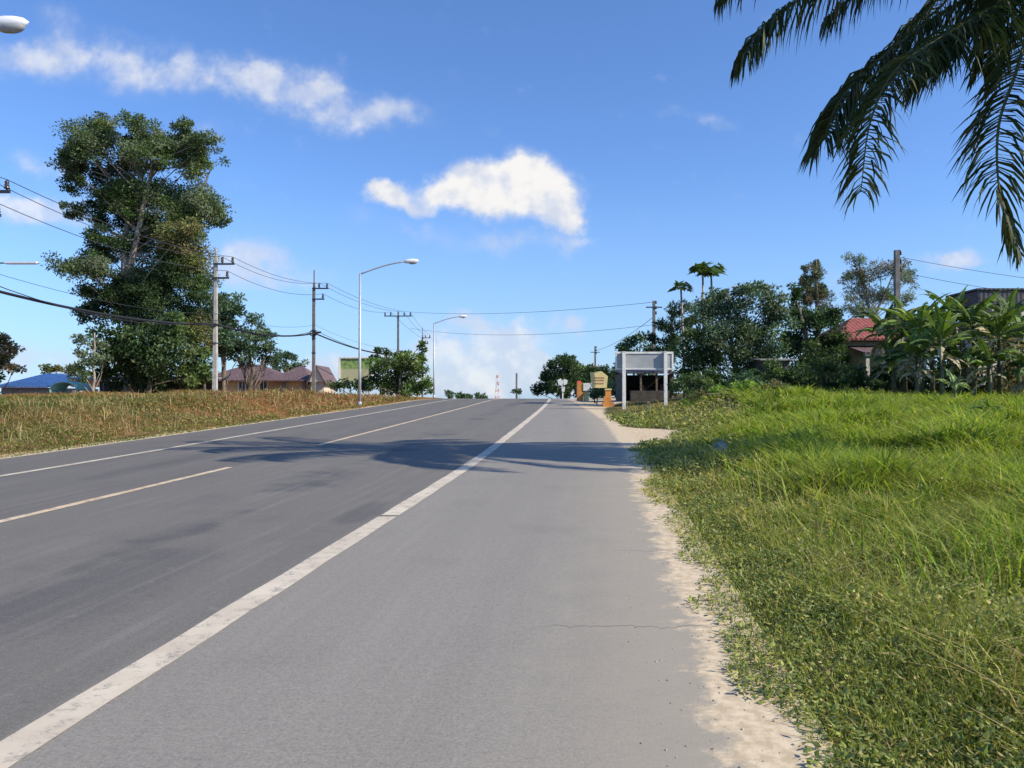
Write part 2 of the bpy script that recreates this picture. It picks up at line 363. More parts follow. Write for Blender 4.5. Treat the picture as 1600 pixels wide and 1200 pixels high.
base = T.mix(dust, base, (.335, .295, .23, 1)); base = T.mix(dust2, base, sandc)
# fine cracks across the shoulder
wv = T.m('ADD', y, T.m('MULTIPLY', T.noise(T.comb(T.m('MULTIPLY', u, 3.0), 0.0), 1.5, 4, .6), .35)); 
for yc, u0, u1 in ((5.35, -.6, 1), (7.6, -.1, 1), (9.45, -2.9, -2.2), (14.0, -1.4, .6)):
    cr = T.m('MULTIPLY', T.ss(T.m('ABSOLUTE', T.m('SUBTRACT', wv, yc)), .014, .004), T.m('MULTIPLY', T.ss(u, u0, u0 + .3), T.ss(u, u1, u1 - .1)))
    base = T.mix(T.m('MULTIPLY', cr, .45), base, (.05, .045, .04, 1))
T.put(b.inputs['Base Color'], base); b.inputs['Roughness'].default_value = .82; b.inputs['Specular IOR Level'].default_value = .35
bp = T.n('ShaderNodeBump'); bp.inputs[0].default_value = .2; bp.inputs[1].default_value = .006; T.put(bp.inputs['Height'], T.m('ADD', n3, n4)); T.nt.links.new(bp.outputs[0], b.inputs['Normal'])
road_like('road', -11.95, lambda Y: asph(Y) + .5, yr, 0.0, m, 14)
def paint(name, ca_, cb_):
  m, T, b, o = newmat(name); u, y, ea, pos, base, n3, n4 = asphalt_nodes(T)
  wear = T.m('ADD', T.m('MULTIPLY', T.noise(pos, 7, 6, .7), .6), T.m('MULTIPLY', n3, .4))
  pc = T.mix(T.ss(T.noise(pos, 1.2, 4, .6), .35, .7), ca_, cb_)
  T.put(b.inputs['Base Color'], T.mix(T.ss(wear, .50, .62, 0, .85), pc, base)); b.inputs['Roughness'].default_value = .75
  return m
m = paint('road_paint', (.50, .43, .33, 1), (.62, .55, .43, 1)); m_c = paint('faded_yellow_paint', (.56, .42, .26, 1), (.64, .52, .36, 1))
def hs(a, b_): return np.arange(a, b_ + .01, .25)
def seg(a, b_): 
    y_ = np.arange(a, b_, .25); return np.concatenate([y_, [b_]])
road_like('edge_line', -2.68, -2.47, seg(-20, 9.22), .004, m, 3, .018)
road_like('edge_line', -2.68, -2.47, seg(9.32, 130), .004, m, 3, .018)
road_like('edge_line', -9.98, -9.84, seg(-20, 130), .004, m, 3, .015)
road_like('centre_line', -6.85, -6.72, seg(2, 14.3), .004, m_c, 3, .015)
road_like('centre_line', -6.85, -6.72, seg(19.0, 120), .004, m_c, 3, .015)

# ------------------------------------------------------------------ grass generators
def blades(q, X, Y, H, W, col, lean=.35, Z=None):
    N = len(X); Z = gz(X, Y) if Z is None else Z; base = np.stack([X, Y, Z - .02], 1)
    a = R.uniform(0, 2 * math.pi, N); ld_ = np.stack([np.cos(a), np.sin(a), np.zeros(N)], 1)
    b = a + R.uniform(.8, 2.2, N); sd = np.stack([np.cos(b), np.sin(b), np.zeros(N)], 1) * W[:, None] * .5
    l = (R.uniform(.1, 1.3, N) * lean * H)[:, None]; up = np.array([0, 0, 1.]); Hh = H[:, None]
    m1 = base + up * Hh * .55 + ld_ * l * .3; m2 = base + up * Hh * R.uniform(.8, 1, (N, 1)) + ld_ * l * 1.25
    v = np.stack([base - sd, base + sd, m1 + sd * .8, m1 - sd * .8, m2], 1).reshape(-1, 3)
    i = np.arange(N)[:, None] * 5
    q.add(v, [i + np.array([0, 1, 2, 3]), i + np.array([3, 2, 4])], np.repeat(col, 5, 0))
def weeds(q, X, Y, H, S, col, flat=.5):
    N = len(X); Z = gz(X, Y) + H * R.random(N); c = np.stack([X, Y, Z], 1)
    d = rdir(N); d[:, 2] = d[:, 2] * (1 - flat) + .15; d = unit(d); sd = unit(np.cross(d, unit(rdir(N) * .5 + np.array([0, 0, 1.]))))
    q.leaves(c, d, sd, S, S * R.uniform(.35, .7, N), col)
def jit(c, N, k=.25, h=.12):
    c = np.asarray(c, float)
    return np.clip(c * (1 + R.normal(0, k, (N, 1))) * (1 + R.normal(0, h, (N, 3))), .004, .9)
def sample(N, y0, y1, p, ulo, uhi):
    yy = np.linspace(y0, y1, 800); wd = np.maximum(uhi(yy) - ulo(yy), 0) * yy ** (-p); cdf = np.cumsum(wd); cdf /= cdf[-1]
    Y = np.interp(R.random(N), cdf, yy); lo_ = ulo(Y); U = lo_ + (uhi(Y) - lo_) * R.random(N)
    return U, Y
def pick(conds, N):
    out = np.zeros((N, 3)); r = R.random(N); acc = np.zeros(N)
    for c, wgt in conds:
        m_ = (r >= acc) & (r < acc + wgt); out[m_] = c; acc = acc + wgt
    out[r >= acc] = conds[-1][0]; return out
rl = lambda Y: sand(Y) + .02
rh = lambda Y: .68 * Y + 3.0 - cx(Y)
# tall field grass
N = 360000; U_, Y_ = sample(N, 1.2, 46, 1.15, rl, rh); X_ = U_ + cx(Y_)
inn = U_ - sand(Y_); n_a = vn(X_, Y_, 1.6, 0); n_b = vn(X_, Y_, .42, 2) ** 1.4 * 1.15; n_c = vn(X_, Y_, 4, 5)
island = (Y_ > 24.5) & (inn < 5)
lush = sst(Y_, 6, 11) * sst(inn, .3, 3.0) * np.where(island, .15, 1)
H = (.06 + .17 * sst(inn, .1, 2.2) * (.2 + 1.3 * n_b) + .30 * lush * (.1 + 1.5 * vn(X_, Y_, .9, 1) * n_a * 1.3)) * R.uniform(.45, 1.3, N)
H = np.where(island, H * .4, H); W = np.maximum(.0045, .00095 * Y_) * R.uniform(.7, 1.6, N) * np.where(lush > .5, 1.7, 1.1)
keep = R.random(N) < np.clip(.6 + inn * 1.2, 0, 1) * np.where(n_a < .27, .45, 1)
pal_l = pick([((.20, .27, .035), .45), ((.10, .16, .03), .3), ((.32, .32, .07), .25)], N)
dryf = sst(n_c + .35 * (n_b - .5), .42, .68)
pal_n = np.where((R.random(N) < .30 + .5 * dryf)[:, None], pick([((.42, .36, .10), .5), ((.52, .42, .19), .25), ((.28, .27, .07), .25)], N), pick([((.22, .26, .05), .65), ((.08, .12, .025), .35)], N))
colr = np.where((R.random(N) < lush)[:, None], pal_l, pal_n) * (1 + R.normal(0, .2, (N, 1)))
colr = np.where(island[:, None], pick([((.26, .20, .10), .5), ((.14, .15, .05), .5)], N), colr)
colr = colr * (.92 + .55 * vn(X_, Y_, .8, 1))[:, None] * (.82 + .42 * vn(X_, Y_, 2.6, 4))[:, None]
colr = np.clip(colr, .01, .6)
q = M(); k = keep
blades(q, X_[k], Y_[k], H[k], W[k] * 1.25, colr[k], 1.0)
N = 34000; U_, Y_ = sample(N, 5.5, 40, 1.2, lambda Y: rl(Y) + 1.0, rh); X_ = U_ + cx(Y_)
kk = (R.random(N) < sst(vn(X_, Y_, 1.3, 7), .3, .62) * sst(U_ - sand(Y_), .8, 3.2)) & ~((Y_ > 24.5) & (U_ - sand(Y_) < 5))
blades(q, X_[kk], Y_[kk], R.uniform(.3, .7, kk.sum()), np.maximum(.014, .0016 * Y_[kk]) * R.uniform(.7, 1.3, kk.sum()), jit(pick([((.24, .34, .04), .6), ((.36, .38, .09), .4)], int(kk.sum())), int(kk.sum()), .2, .08), 1.3)
N = 24000; U_, Y_ = sample(N, 1.5, 10, 1.2, lambda Y: rl(Y) + .75, rh); X_ = U_ + cx(Y_)
kk = R.random(N) < sst(vn(X_, Y_, .5, 4), .35, .65)
blades(q, X_[kk], Y_[kk], R.uniform(.12, .34, kk.sum()), R.uniform(.006, .013, kk.sum()), jit(pick([((.26, .30, .05), .5), ((.48, .40, .18), .3), ((.14, .19, .04), .2)], int(kk.sum())), int(kk.sum()), .2, .08), 1.5)
# straw stems standing out of the grass
N = 3500; U_, Y_ = sample(N, 1.5, 40, 1.1, lambda Y: rl(Y) + .9, rh); X_ = U_ + cx(Y_)
blades(q, X_, Y_, R.uniform(.25, .55, N), np.maximum(.004, .0006 * Y_), jit((.38, .32, .15), N), .8)
tag(q.build('grass', M_GRASS), 'bright green and olive grass covering the field right of the road', 'grass', kind='stuff')
# broad leaved creepers at the edge
q = M(); N = 400000; U_, Y_ = sample(N, 1.2, 34, 1.4, lambda Y: sand(Y) - .10, rh); X_ = U_ + cx(Y_); inn = U_ - sand(Y_)
n_a = vn(X_, Y_, .9, 6); kk = R.random(N) < np.where(inn < .9, .7, .38) * np.where(n_a > .4, 1, .45) * np.clip(sst(vn(X_, Y_, .35, 3) + inn * 1.1, .42, .72), 0, 1) * np.where(Y_ > 12, .85, 1)
S = np.maximum(.028, .0036 * Y_) * R.uniform(.5, 1.7, N); mound = vn(X_, Y_, .55, 7); Hh = .03 + .34 * sst(inn, -.05, .8) * (mound ** 1.6) + .10 * sst(inn, .1, 2.0)
cw = np.where((R.random(N) < np.where(inn < .8, .3, .62))[:, None], pick([((.34, .33, .09), .5), ((.44, .36, .15), .25), ((.26, .30, .06), .25)], N), pick([((.21, .26, .07), .5), ((.12, .17, .05), .25), ((.28, .32, .08), .25)], N)) * (1 + R.normal(0, .2, (N, 1)))
weeds(q, X_[kk], Y_[kk], Hh[kk], S[kk], np.clip(cw, .01, .6)[kk], .6)
tag(q.build('creeping_weeds', M_LEAF), 'low broad leaved weeds creeping onto the sandy verge on the right', 'weeds', kind='stuff')
# left bank
q = M(); N = 400000; bl = lambda Y: -(.70 * Y + 2) - cx(Y); bh = lambda Y: -12.05 + 0 * Y
U_, Y_ = sample(N, 10, 75, .9, bl, bh); m_ = (U_ > -34); U_ = U_[m_]; Y_ = Y_[m_]; N = len(U_); X_ = U_ + cx(Y_)
dd = -12.05 - U_; nn = vn(X_, Y_, 3.0, 1); n2_ = vn(X_, Y_, 1.0, 3)
H = (.06 + .15 * sst(dd, .2, 3.0) * (.2 + 1.4 * n2_ ** 1.5)) * R.uniform(.4, 1.3, N) * (1 - .55 * sst(Y_, 45, 62)); W = np.maximum(.006, .0010 * Y_) * R.uniform(.7, 1.5, N)
green = np.clip(sst(dd, 2.8, 5.5) * .8 + sst(.9 - dd, 0, .9) * .7 + (nn > .5) * .4, 0, .9); green = np.where(Y_ > 36, green * .45, green)
red = sst(Y_, 20, 34) * (.35 + .5 * (n2_ > .5))
cg = pick([((.15, .19, .04), .6), ((.08, .11, .03), .4)], N); cdry = pick([((.40, .30, .14), .5), ((.27, .20, .09), .3), ((.18, .17, .06), .2)], N)
cr_ = pick([((.44, .21, .10), .6), ((.48, .29, .15), .4)], N)
c_ = np.where((R.random(N) < green)[:, None], cg, np.where((R.random(N) < red)[:, None], cr_, cdry)) * (1 + R.normal(0, .22, (N, 1)))
kk = R.random(N) < np.clip(.6 + dd, 0, 1) * np.where((n2_ < .3) & (green < .5), .5, 1) * (1 - .4 * sst(Y_, 28, 36))
blades(q, X_[kk], Y_[kk], H[kk], W[kk], np.clip(c_, .01, .7)[kk], 1.1)
N = 120000; U_, Y_ = sample(N, 11, 60, 1.0, lambda Y: -20 + 0 * Y, lambda Y: -12.3 + 0 * Y); X_ = U_ + cx(Y_); dd = -12.3 - U_; n4_ = vn(X_, Y_, .7, 6)
kk = R.random(N) < sst(n4_, .3, .6) * .8; gg = (R.random(N) < np.where(Y_ > 34, .25, .5) + .3 * (dd < .5)); rr_ = R.random(N) < sst(Y_, 22, 36) * .7
cb = np.where(gg[:, None], pick([((.20, .23, .06), .5), ((.11, .14, .04), .3), ((.32, .32, .09), .2)], N), np.where(rr_[:, None], pick([((.34, .16, .08), .6), ((.22, .11, .06), .4)], N), pick([((.42, .31, .16), .6), ((.24, .18, .09), .4)], N)))
weeds(q, X_[kk], Y_[kk], (.03 + .30 * n4_ ** 1.5)[kk], (.0027 * Y_ * R.uniform(.5, 1.5, N))[kk], np.clip(cb * (1 + R.normal(0, .2, (N, 1))), .01, .7)[kk], .5)
N = 1800; U_, Y_ = sample(N, 14, 60, 1.0, lambda Y: -19 + 0 * Y, lambda Y: -12.6 + 0 * Y)
blades(q, U_ + cx(Y_), Y_, R.uniform(.3, .6, N), .0008 * Y_, jit((.42, .32, .16), N), .7)
tag(q.build('dry_grass', M_GRASS), 'tan and reddish dry grass on the raised bank left of the road', 'grass', kind='stuff')
# pebbles on the shoulder
q = M(); N = 420; U_, Y_ = sample(N, 2.2, 30, 1.2, lambda Y: asph(Y) - .35, lambda Y: sand(Y) + .05); X_ = U_ + cx(Y_); s_ = R.uniform(.002, .009, N)
oc = np.array([(1, 0, 0), (0, 1, 0), (-1, 0, 0), (0, -1, 0), (0, 0, .7)]); 
v = (np.stack([X_, Y_, zr(Y_) + .001], 1)[:, None, :] + oc[None] * s_[:, None, None] * R.uniform(.7, 1.3, (N, 5, 1)))
i = np.arange(N)[:, None] * 5
q.add(v.reshape(-1, 3), [np.concatenate([i + np.array(t) for t in ((0, 1, 4), (1, 2, 4), (2, 3, 4), (3, 0, 4))])], np.repeat(pick([((.36, .31, .25), .5), ((.18, .16, .13), .5)], N), 5, 0))
tag(q.build('pebbles', vcol('pebble')), 'loose pebbles and grit scattered on the sandy road edge', 'pebbles', kind='stuff')

# ------------------------------------------------------------------ trees
def clump(q, c, rx, rz_, n, size, cols, ry=None, sub=None, asp=.5, hang=0.0, fill=.5):
    ry = ry or rx; ns = sub or max(6, int(n / 110)); d = rdir(ns); rr = R.random(ns) ** fill
    sc = np.array(c) + d * rr[:, None] * np.array([rx, ry, rz_]) * .84
    rs = R.uniform(.26, .50, ns) * min(rx, rz_ * 1.3); per = max(4, n // ns)
    tint = cols[R.integers(0, len(cols), ns)] * (1 + R.normal(0, .14, (ns, 1)))
    dd = rdir(ns * per); ii = np.repeat(np.arange(ns), per)
    p = sc[ii] + dd * (R.random((ns * per, 1)) ** .6) * rs[ii, None] * np.array([1.15, 1.15, .75])
    N = len(p); ld_ = unit(dd + rdir(N) * .9 + np.array([0, 0, -hang])); sd = unit(np.cross(ld_, rdir(N)))
    L = size * R.uniform(.6, 1.4, N); cc_ = np.clip(1.75 * tint[ii] * (1 + R.normal(0, .18, (N, 1))), .006, .6)
    q.leaves(p, ld_, sd, L, L * asp, cc_)
def limb(q, a, b, r0, r1, bend=.15, n=6):
    a = np.array(a, float); b = np.array(b, float); L = np.linalg.norm(b - a); off = R.normal(0, bend * L * .5, 3); off[2] = abs(off[2]) * .5
    t = np.linspace(0, 1, n)[:, None]; pts = a + (b - a) * t + off * np.sin(t * math.pi)
    q.tube(pts, np.linspace(r0, r1, n), 7)
    return pts
G_MID = np.array([(.060, .095, .030), (.045, .075, .026), (.085, .115, .036), (.05, .07, .03)])
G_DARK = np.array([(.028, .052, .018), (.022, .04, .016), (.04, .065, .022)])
G_OLIVE = np.array([(.085, .10, .035), (.11, .115, .04), (.06, .08, .03), (.13, .11, .05)])
G_GREY = np.array([(.10, .13, .075), (.08, .11, .06), (.13, .15, .09), (.06, .085, .05)])
G_BRIGHT = np.array([(.10, .17, .03), (.14, .21, .035), (.07, .12, .025)])
G_BROWN = np.array([(.13, .10, .06), (.18, .14, .08), (.10, .10, .05)])
G_BLUE = np.array([(.05, .085, .05), (.07, .11, .06), (.035, .065, .035)])
def tree(name, label, cat, base_px, Y, clumps, size, trunks, cols, bark=None, group=None, dens=1.0, depth=1.0, asp=.5, hang=0.0, lowz=None, fill=.5, parts=True, tr=.25, inter=0.0):
    """clumps: (px, py, rpx, rpy[, colour set]) measured at depth Y; each gets its own depth offset"""
    bx = P(base_px, 600, Y)[0]; bz = float(gz(bx, Y)) - .1; base = np.array([bx, Y, bz])
    t = thing(name, label, cat, base, group)
    q = M(); tq = M(); k = Y / F; cen = []
    extra = []
    if inter:
        for i_ in range(len(clumps)):
            for j_ in range(i_):
                a_, b_ = clumps[i_], clumps[j_]
                if math.hypot(a_[0] - b_[0], a_[1] - b_[1]) < 62 and R.random() < inter: extra.append(((a_[0] + b_[0]) / 2 + R.normal(0, 4), (a_[1] + b_[1]) / 2 + R.normal(0, 4), 20, 15, a_[4] if len(a_) > 4 else cols))
    for c in list(clumps) + extra:
        cs = c[4] if len(c) > 4 else cols
        dY = R.uniform(-1, 1) * depth * c[2] * k
        p = P(c[0], c[1], Y) - base; p[1] += dY
        rx, rz_ = c[2] * k * 1.12, c[3] * k * 1.12
        n = int(dens * 21 * (rx * rz_) / (size * size * asp)) + 40
        clump(q, p, rx, rz_, n, size, cs, None, max(8, int(n / 110)), asp, hang, fill)
        if len(cen) < len(clumps): cen.append((p, rx))
    for tr_ in trunks:                              # polyline (px, py, dY, radius)
        pts = []; rs = []
        for (px, py, dy, r) in tr_:
            v = P(px, py, Y) - base; v[1] += dy; pts.append(v); rs.append(r)
        pts[0][2] = min(pts[0][2], 0.0) if tr_[0][1] > 560 else pts[0][2]
        pts = np.array(pts); s_ = np.linspace(0, len(pts) - 1, 4 * len(pts)); P3 = np.stack([np.interp(s_, range(len(pts)), pts[:, i_]) for i_ in range(3)], 1)
        P3[1:-1] += R.normal(0, tr * .12, (len(P3) - 2, 3)) * np.array([1, 1, .3])
        tq.tube(P3, np.interp(s_, range(len(rs)), rs), 8)
        tr_pts = P3
        for p, rx in cen:
            d = np.linalg.norm(P3 - p, axis=1); lower = P3[:, 2] < p[2] - .1
            if lower.any():
                d = np.where(lower, d, 1e9); j = int(np.argmin(d)); dj = d[j]; j = max(0, j - int(R.integers(0, 7)))
                if dj < rx * 4 + 3: limb(tq, P3[j], p, max(.03, min(rs) * .7), .02, .12)
    tq.build('trunk', bark or M_BARK, t, True)
    q.build('crown', M_LEAF, t)
    return t
# big tree left
big = [(125, 205, 34, 26), (100, 235, 34, 24), (150, 185, 22, 18), (150, 235, 40, 28), (175, 262, 30, 18), (120, 265, 30, 18),
  (230, 205, 34, 20), (265, 215, 34, 24), (215, 230, 34, 22), (255, 255, 42, 22), (300, 235, 34, 16), (335, 228, 26, 16), (325, 250, 30, 14), (285, 200, 24, 12),
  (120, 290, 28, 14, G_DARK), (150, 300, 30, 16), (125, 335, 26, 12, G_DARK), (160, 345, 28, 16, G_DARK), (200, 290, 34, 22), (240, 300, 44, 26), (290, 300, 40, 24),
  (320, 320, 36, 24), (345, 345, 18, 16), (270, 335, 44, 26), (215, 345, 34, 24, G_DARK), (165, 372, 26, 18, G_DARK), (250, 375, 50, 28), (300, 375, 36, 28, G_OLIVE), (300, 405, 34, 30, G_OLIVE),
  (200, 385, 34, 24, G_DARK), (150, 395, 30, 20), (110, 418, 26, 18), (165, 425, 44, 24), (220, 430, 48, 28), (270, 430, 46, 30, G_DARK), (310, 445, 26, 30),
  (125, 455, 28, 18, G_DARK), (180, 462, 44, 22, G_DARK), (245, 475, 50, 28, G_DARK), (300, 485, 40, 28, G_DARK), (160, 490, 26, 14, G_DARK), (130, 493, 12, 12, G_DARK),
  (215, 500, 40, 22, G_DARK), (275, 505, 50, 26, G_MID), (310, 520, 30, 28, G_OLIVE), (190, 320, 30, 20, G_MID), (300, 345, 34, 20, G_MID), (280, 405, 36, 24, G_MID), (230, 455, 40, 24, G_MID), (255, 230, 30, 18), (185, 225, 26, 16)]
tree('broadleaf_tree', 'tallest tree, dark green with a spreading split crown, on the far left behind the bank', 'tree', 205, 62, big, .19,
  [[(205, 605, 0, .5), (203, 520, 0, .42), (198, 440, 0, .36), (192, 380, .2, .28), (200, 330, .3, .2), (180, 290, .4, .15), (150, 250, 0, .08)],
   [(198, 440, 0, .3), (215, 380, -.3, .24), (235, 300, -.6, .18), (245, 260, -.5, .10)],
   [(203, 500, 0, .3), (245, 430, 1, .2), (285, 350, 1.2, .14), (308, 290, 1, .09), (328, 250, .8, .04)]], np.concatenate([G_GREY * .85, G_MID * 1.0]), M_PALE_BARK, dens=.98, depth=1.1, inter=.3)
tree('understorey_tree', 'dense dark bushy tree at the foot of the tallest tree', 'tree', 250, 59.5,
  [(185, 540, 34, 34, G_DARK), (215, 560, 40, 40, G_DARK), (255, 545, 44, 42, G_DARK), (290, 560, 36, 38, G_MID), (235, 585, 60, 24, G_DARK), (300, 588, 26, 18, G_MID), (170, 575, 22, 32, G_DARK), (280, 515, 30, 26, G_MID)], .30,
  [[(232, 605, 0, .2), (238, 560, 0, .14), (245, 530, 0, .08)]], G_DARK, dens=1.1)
tree('broadleaf_tree', 'dark green tree showing just behind the first concrete power pole', 'tree', 352, 66,
  [(350, 470, 24, 18), (362, 490, 22, 26), (345, 510, 26, 24), (365, 530, 30, 22), (340, 545, 30, 24), (385, 545, 16, 16), (325, 520, 20, 30)], .28,
  [[(350, 605, 0, .22), (350, 540, 0, .16), (352, 480, 0, .08)]], G_BLUE, dens=.95)
tree('broadleaf_tree', 'small open crowned tree with twisted trunk in front of the brown roofed house', 'tree', 392, 68,
  [(400, 500, 16, 12), (412, 515, 18, 14), (385, 520, 18, 12), (425, 540, 18, 12), (400, 545, 22, 14), (372, 555, 16, 10), (432, 556, 12, 9), (412, 562, 14, 9), (380, 570, 12, 9), (405, 530, 16, 10)], .22,
  [[(388, 605, 0, .22), (396, 582, 0, .18), (390, 560, 0, .13), (402, 530, 0, .08), (404, 505, 0, .04)], [(392, 575, 0, .1), (415, 555, 0, .07), (428, 542, 0, .03)], [(391, 568, 0, .09), (375, 552, 0, .05)]], G_BLUE, dens=.7)
tree('broadleaf_tree', 'grey brown tree cut by the left edge behind the blue roof', 'tree', -8, 64,
  [(5, 528, 22, 14), (-12, 545, 26, 20), (12, 545, 14, 12), (-5, 570, 24, 20, G_MID), (26, 575, 18, 7), (-10, 590, 26, 16, G_DARK), (8, 560, 12, 10)], .26,
  [[(-8, 605, 0, .25), (-6, 560, 0, .16), (0, 530, 0, .06)]], G_BROWN)
tree('small_tree', 'slim pale green young tree beside the blue roof', 'tree', 146, 56,
  [(135, 530, 16, 10), (150, 540, 16, 12), (132, 552, 14, 10), (140, 568, 20, 10), (122, 572, 14, 8), (135, 585, 24, 10, G_MID), (158, 560, 14, 12)], .20,
  [[(147, 610, 0, .10), (147, 580, 0, .09), (148, 520, 0, .04)]], G_GREY, M_PALE_BARK, dens=.7)
tree('shrub', 'low rounded green shrub behind the far end of the blue roof', 'shrub', 88, 78,
  [(85, 577, 14, 6), (98, 577, 12, 5), (76, 579, 9, 5), (108, 580, 10, 6)], .22, [[(88, 606, 0, .1), (88, 582, 0, .05)]], G_OLIVE)
tree('shrub', 'grey green shrub crown behind the right end of the brown roofed house', 'shrub', 452, 92,
  [(440, 566, 18, 10), (456, 560, 16, 9), (466, 570, 12, 9), (446, 576, 24, 8)], .28, [[(450, 606, 0, .12), (450, 570, 0, .06)]], G_BLUE)
tree('shrub', 'leafy roadside bush between second street lamp and the crest', 'bush', 622, 62,
  [(600, 572, 20, 16), (625, 565, 24, 16), (650, 572, 20, 18), (605, 595, 26, 20), (635, 595, 30, 22), (662, 598, 16, 18), (657, 555, 9, 14), (660, 540, 6, 10, G_MID), (645, 612, 30, 10), (585, 582, 12, 12), (580, 604, 16, 14, G_DARK)], .24,
  [[(624, 626, 0, .16), (625, 590, 0, .1), (630, 560, 0, .05)]], np.concatenate([G_MID, G_BRIGHT * .8]), dens=1.05)
tree('vine', 'dark vine draped over the top of the roadside bush at the third power pole', 'vine', 600, 66,
  [(583, 556, 7, 5), (594, 548, 9, 5), (606, 550, 9, 5), (618, 553, 12, 5), (632, 554, 10, 5), (600, 562, 14, 6)], .22,
  [[(606, 612, 0, .06), (606, 575, 0, .05), (600, 552, 0, .03)]], G_DARK)
tree('shrub', 'dark low bushes standing under the green billboard', 'bush', 548, 80,
  [(545, 600, 14, 8), (562, 602, 14, 8), (525, 603, 12, 7), (572, 598, 12, 10)], .24, [[(548, 612, 0, .08), (548, 602, 0, .04)]], G_DARK)
# beyond the crest
for i_, (px, py, s_, lb) in enumerate([(702, 614, 6, 'leftmost and tallest of the tiny trees beyond the crest'), (716, 619, 7, 'second tiny tree from the left beyond the crest'), (730, 619, 8, 'middle of the tiny trees beyond the crest'), (745, 618, 5, 'fourth tiny tree from the left beyond the crest'), (755, 620, 5, 'rightmost tiny tree beyond the crest, near the centre line')]):
    tree('distant_tree', lb, 'tree', px, 240, [(px, py, s_, 5), (px + 3, py + 4, s_, 5)], .7, [[(px, 640, 0, .25), (px, py, 0, .1)]], G_BLUE, group='small trees beyond the crest of the road')
tree('distant_tree', 'flat topped little tree beyond the crest at the foot of the far bare pole', 'tree', 809, 150, [(808, 611, 8, 2.5), (812, 612, 5, 2)], .4, [[(808, 640, 0, .12), (808, 612, 0, .06)]], G_DARK)
# right side, far
tree('broadleaf_tree', 'round dark tree closest to the crest on the right of the road', 'tree', 878, 88,
  [(880, 568, 22, 14), (866, 580, 18, 14), (892, 578, 22, 16, G_MID), (855, 596, 16, 14), (875, 600, 26, 16), (900, 598, 22, 16), (845, 608, 12, 10), (838, 614, 8, 6), (860, 612, 16, 8), (890, 614, 20, 8), (910, 610, 16, 10), (885, 560, 16, 8), (862, 570, 12, 9), (905, 575, 14, 12, G_MID), (915, 590, 14, 12)], .26,
  [[(878, 630, 0, .25), (878, 590, 0, .18), (880, 570, 0, .08)]], G_DARK, dens=1.1)
tree('broadleaf_tree', 'dark tree just behind the yellow sign board', 'tree', 940, 74,
  [(930, 588, 18, 14), (950, 580, 18, 14), (962, 590, 14, 16), (925, 575, 12, 10, G_MID), (945, 600, 26, 14), (930, 612, 18, 8), (960, 612, 16, 8)], .26, [[(942, 626, 0, .18), (942, 590, 0, .08)]], G_DARK)
tree('broadleaf_tree', 'low dark trees immediately behind the top of the white framed sign', 'tree', 1000, 62,
  [(965, 575, 12, 20, G_BLUE), (985, 535, 16, 10), (1000, 530, 14, 9), (1015, 545, 18, 10), (975, 545, 14, 8), (990, 555, 22, 10), (1020, 560, 22, 14), (1000, 575, 26, 16), (975, 600, 20, 18)], .26,
  [[(1000, 625, 0, .2), (1000, 570, 0, .1), (1000, 540, 0, .05)]], G_BLUE, dens=.9)
# big shrub tree right of sign
tree('broadleaf_tree', 'wide grey green bushy tree filling the space right of the white framed sign', 'tree', 1150, 44,
  [(1080, 520, 24, 26, G_MID), (1100, 490, 28, 26), (1130, 475, 30, 24), (1165, 470, 30, 22), (1195, 475, 28, 22), (1220, 492, 26, 22), (1115, 520, 34, 28), (1155, 510, 38, 30), (1195, 520, 36, 28), (1080, 550, 26, 28, G_DARK),
   (1120, 560, 36, 28, G_MID), (1160, 555, 38, 26), (1200, 555, 30, 18), (1090, 585, 32, 26, G_DARK), (1135, 592, 34, 24, G_DARK), (1175, 590, 22, 20, G_MID), (1140, 455, 30, 10), (1185, 452, 24, 9)], .17,
  [[(1150, 615, 0, .16), (1148, 570, 0, .13), (1140, 520, 0, .08)], [(1125, 615, .5, .10), (1115, 560, .4, .07), (1100, 510, 0, .04)], [(1165, 615, -.4, .10), (1185, 550, 0, .07), (1200, 500, 0, .04)]], np.concatenate([G_GREY * .85, G_BLUE]), dens=.85)
tree('conifer', 'grey green spire topped tree left of the red tiled roof', 'tree', 1275, 50,
  [(1276, 412, 8, 14), (1273, 430, 13, 16), (1280, 448, 17, 18), (1262, 450, 13, 18), (1256, 430, 6, 16), (1285, 460, 16, 18), (1262, 465, 14, 18), (1255, 440, 6, 14), (1290, 485, 18, 16), (1265, 495, 22, 18)], .16,
  [[(1277, 615, 0, .18), (1277, 500, 0, .13), (1275, 405, 0, .04)]], np.concatenate([G_GREY * .75, G_BROWN * .8]), dens=.9, asp=.28)
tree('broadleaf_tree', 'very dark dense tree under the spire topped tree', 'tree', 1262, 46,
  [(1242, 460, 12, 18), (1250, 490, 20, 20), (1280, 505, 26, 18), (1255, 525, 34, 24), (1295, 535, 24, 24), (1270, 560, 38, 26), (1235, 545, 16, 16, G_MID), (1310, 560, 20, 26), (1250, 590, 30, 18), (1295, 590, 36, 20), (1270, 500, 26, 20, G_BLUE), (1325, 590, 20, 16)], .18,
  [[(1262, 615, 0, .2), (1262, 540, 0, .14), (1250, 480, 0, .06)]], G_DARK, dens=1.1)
tree('small_tree', 'rounded mid green shrub in front of the very dark dense tree', 'shrub', 1290, 40,
  [(1285, 575, 18, 14), (1275, 595, 18, 12), (1305, 582, 16, 18, G_OLIVE), (1290, 605, 26, 10, G_DARK)], .14, [[(1290, 622, 0, .06), (1290, 590, 0, .03)]], G_MID, dens=.9)
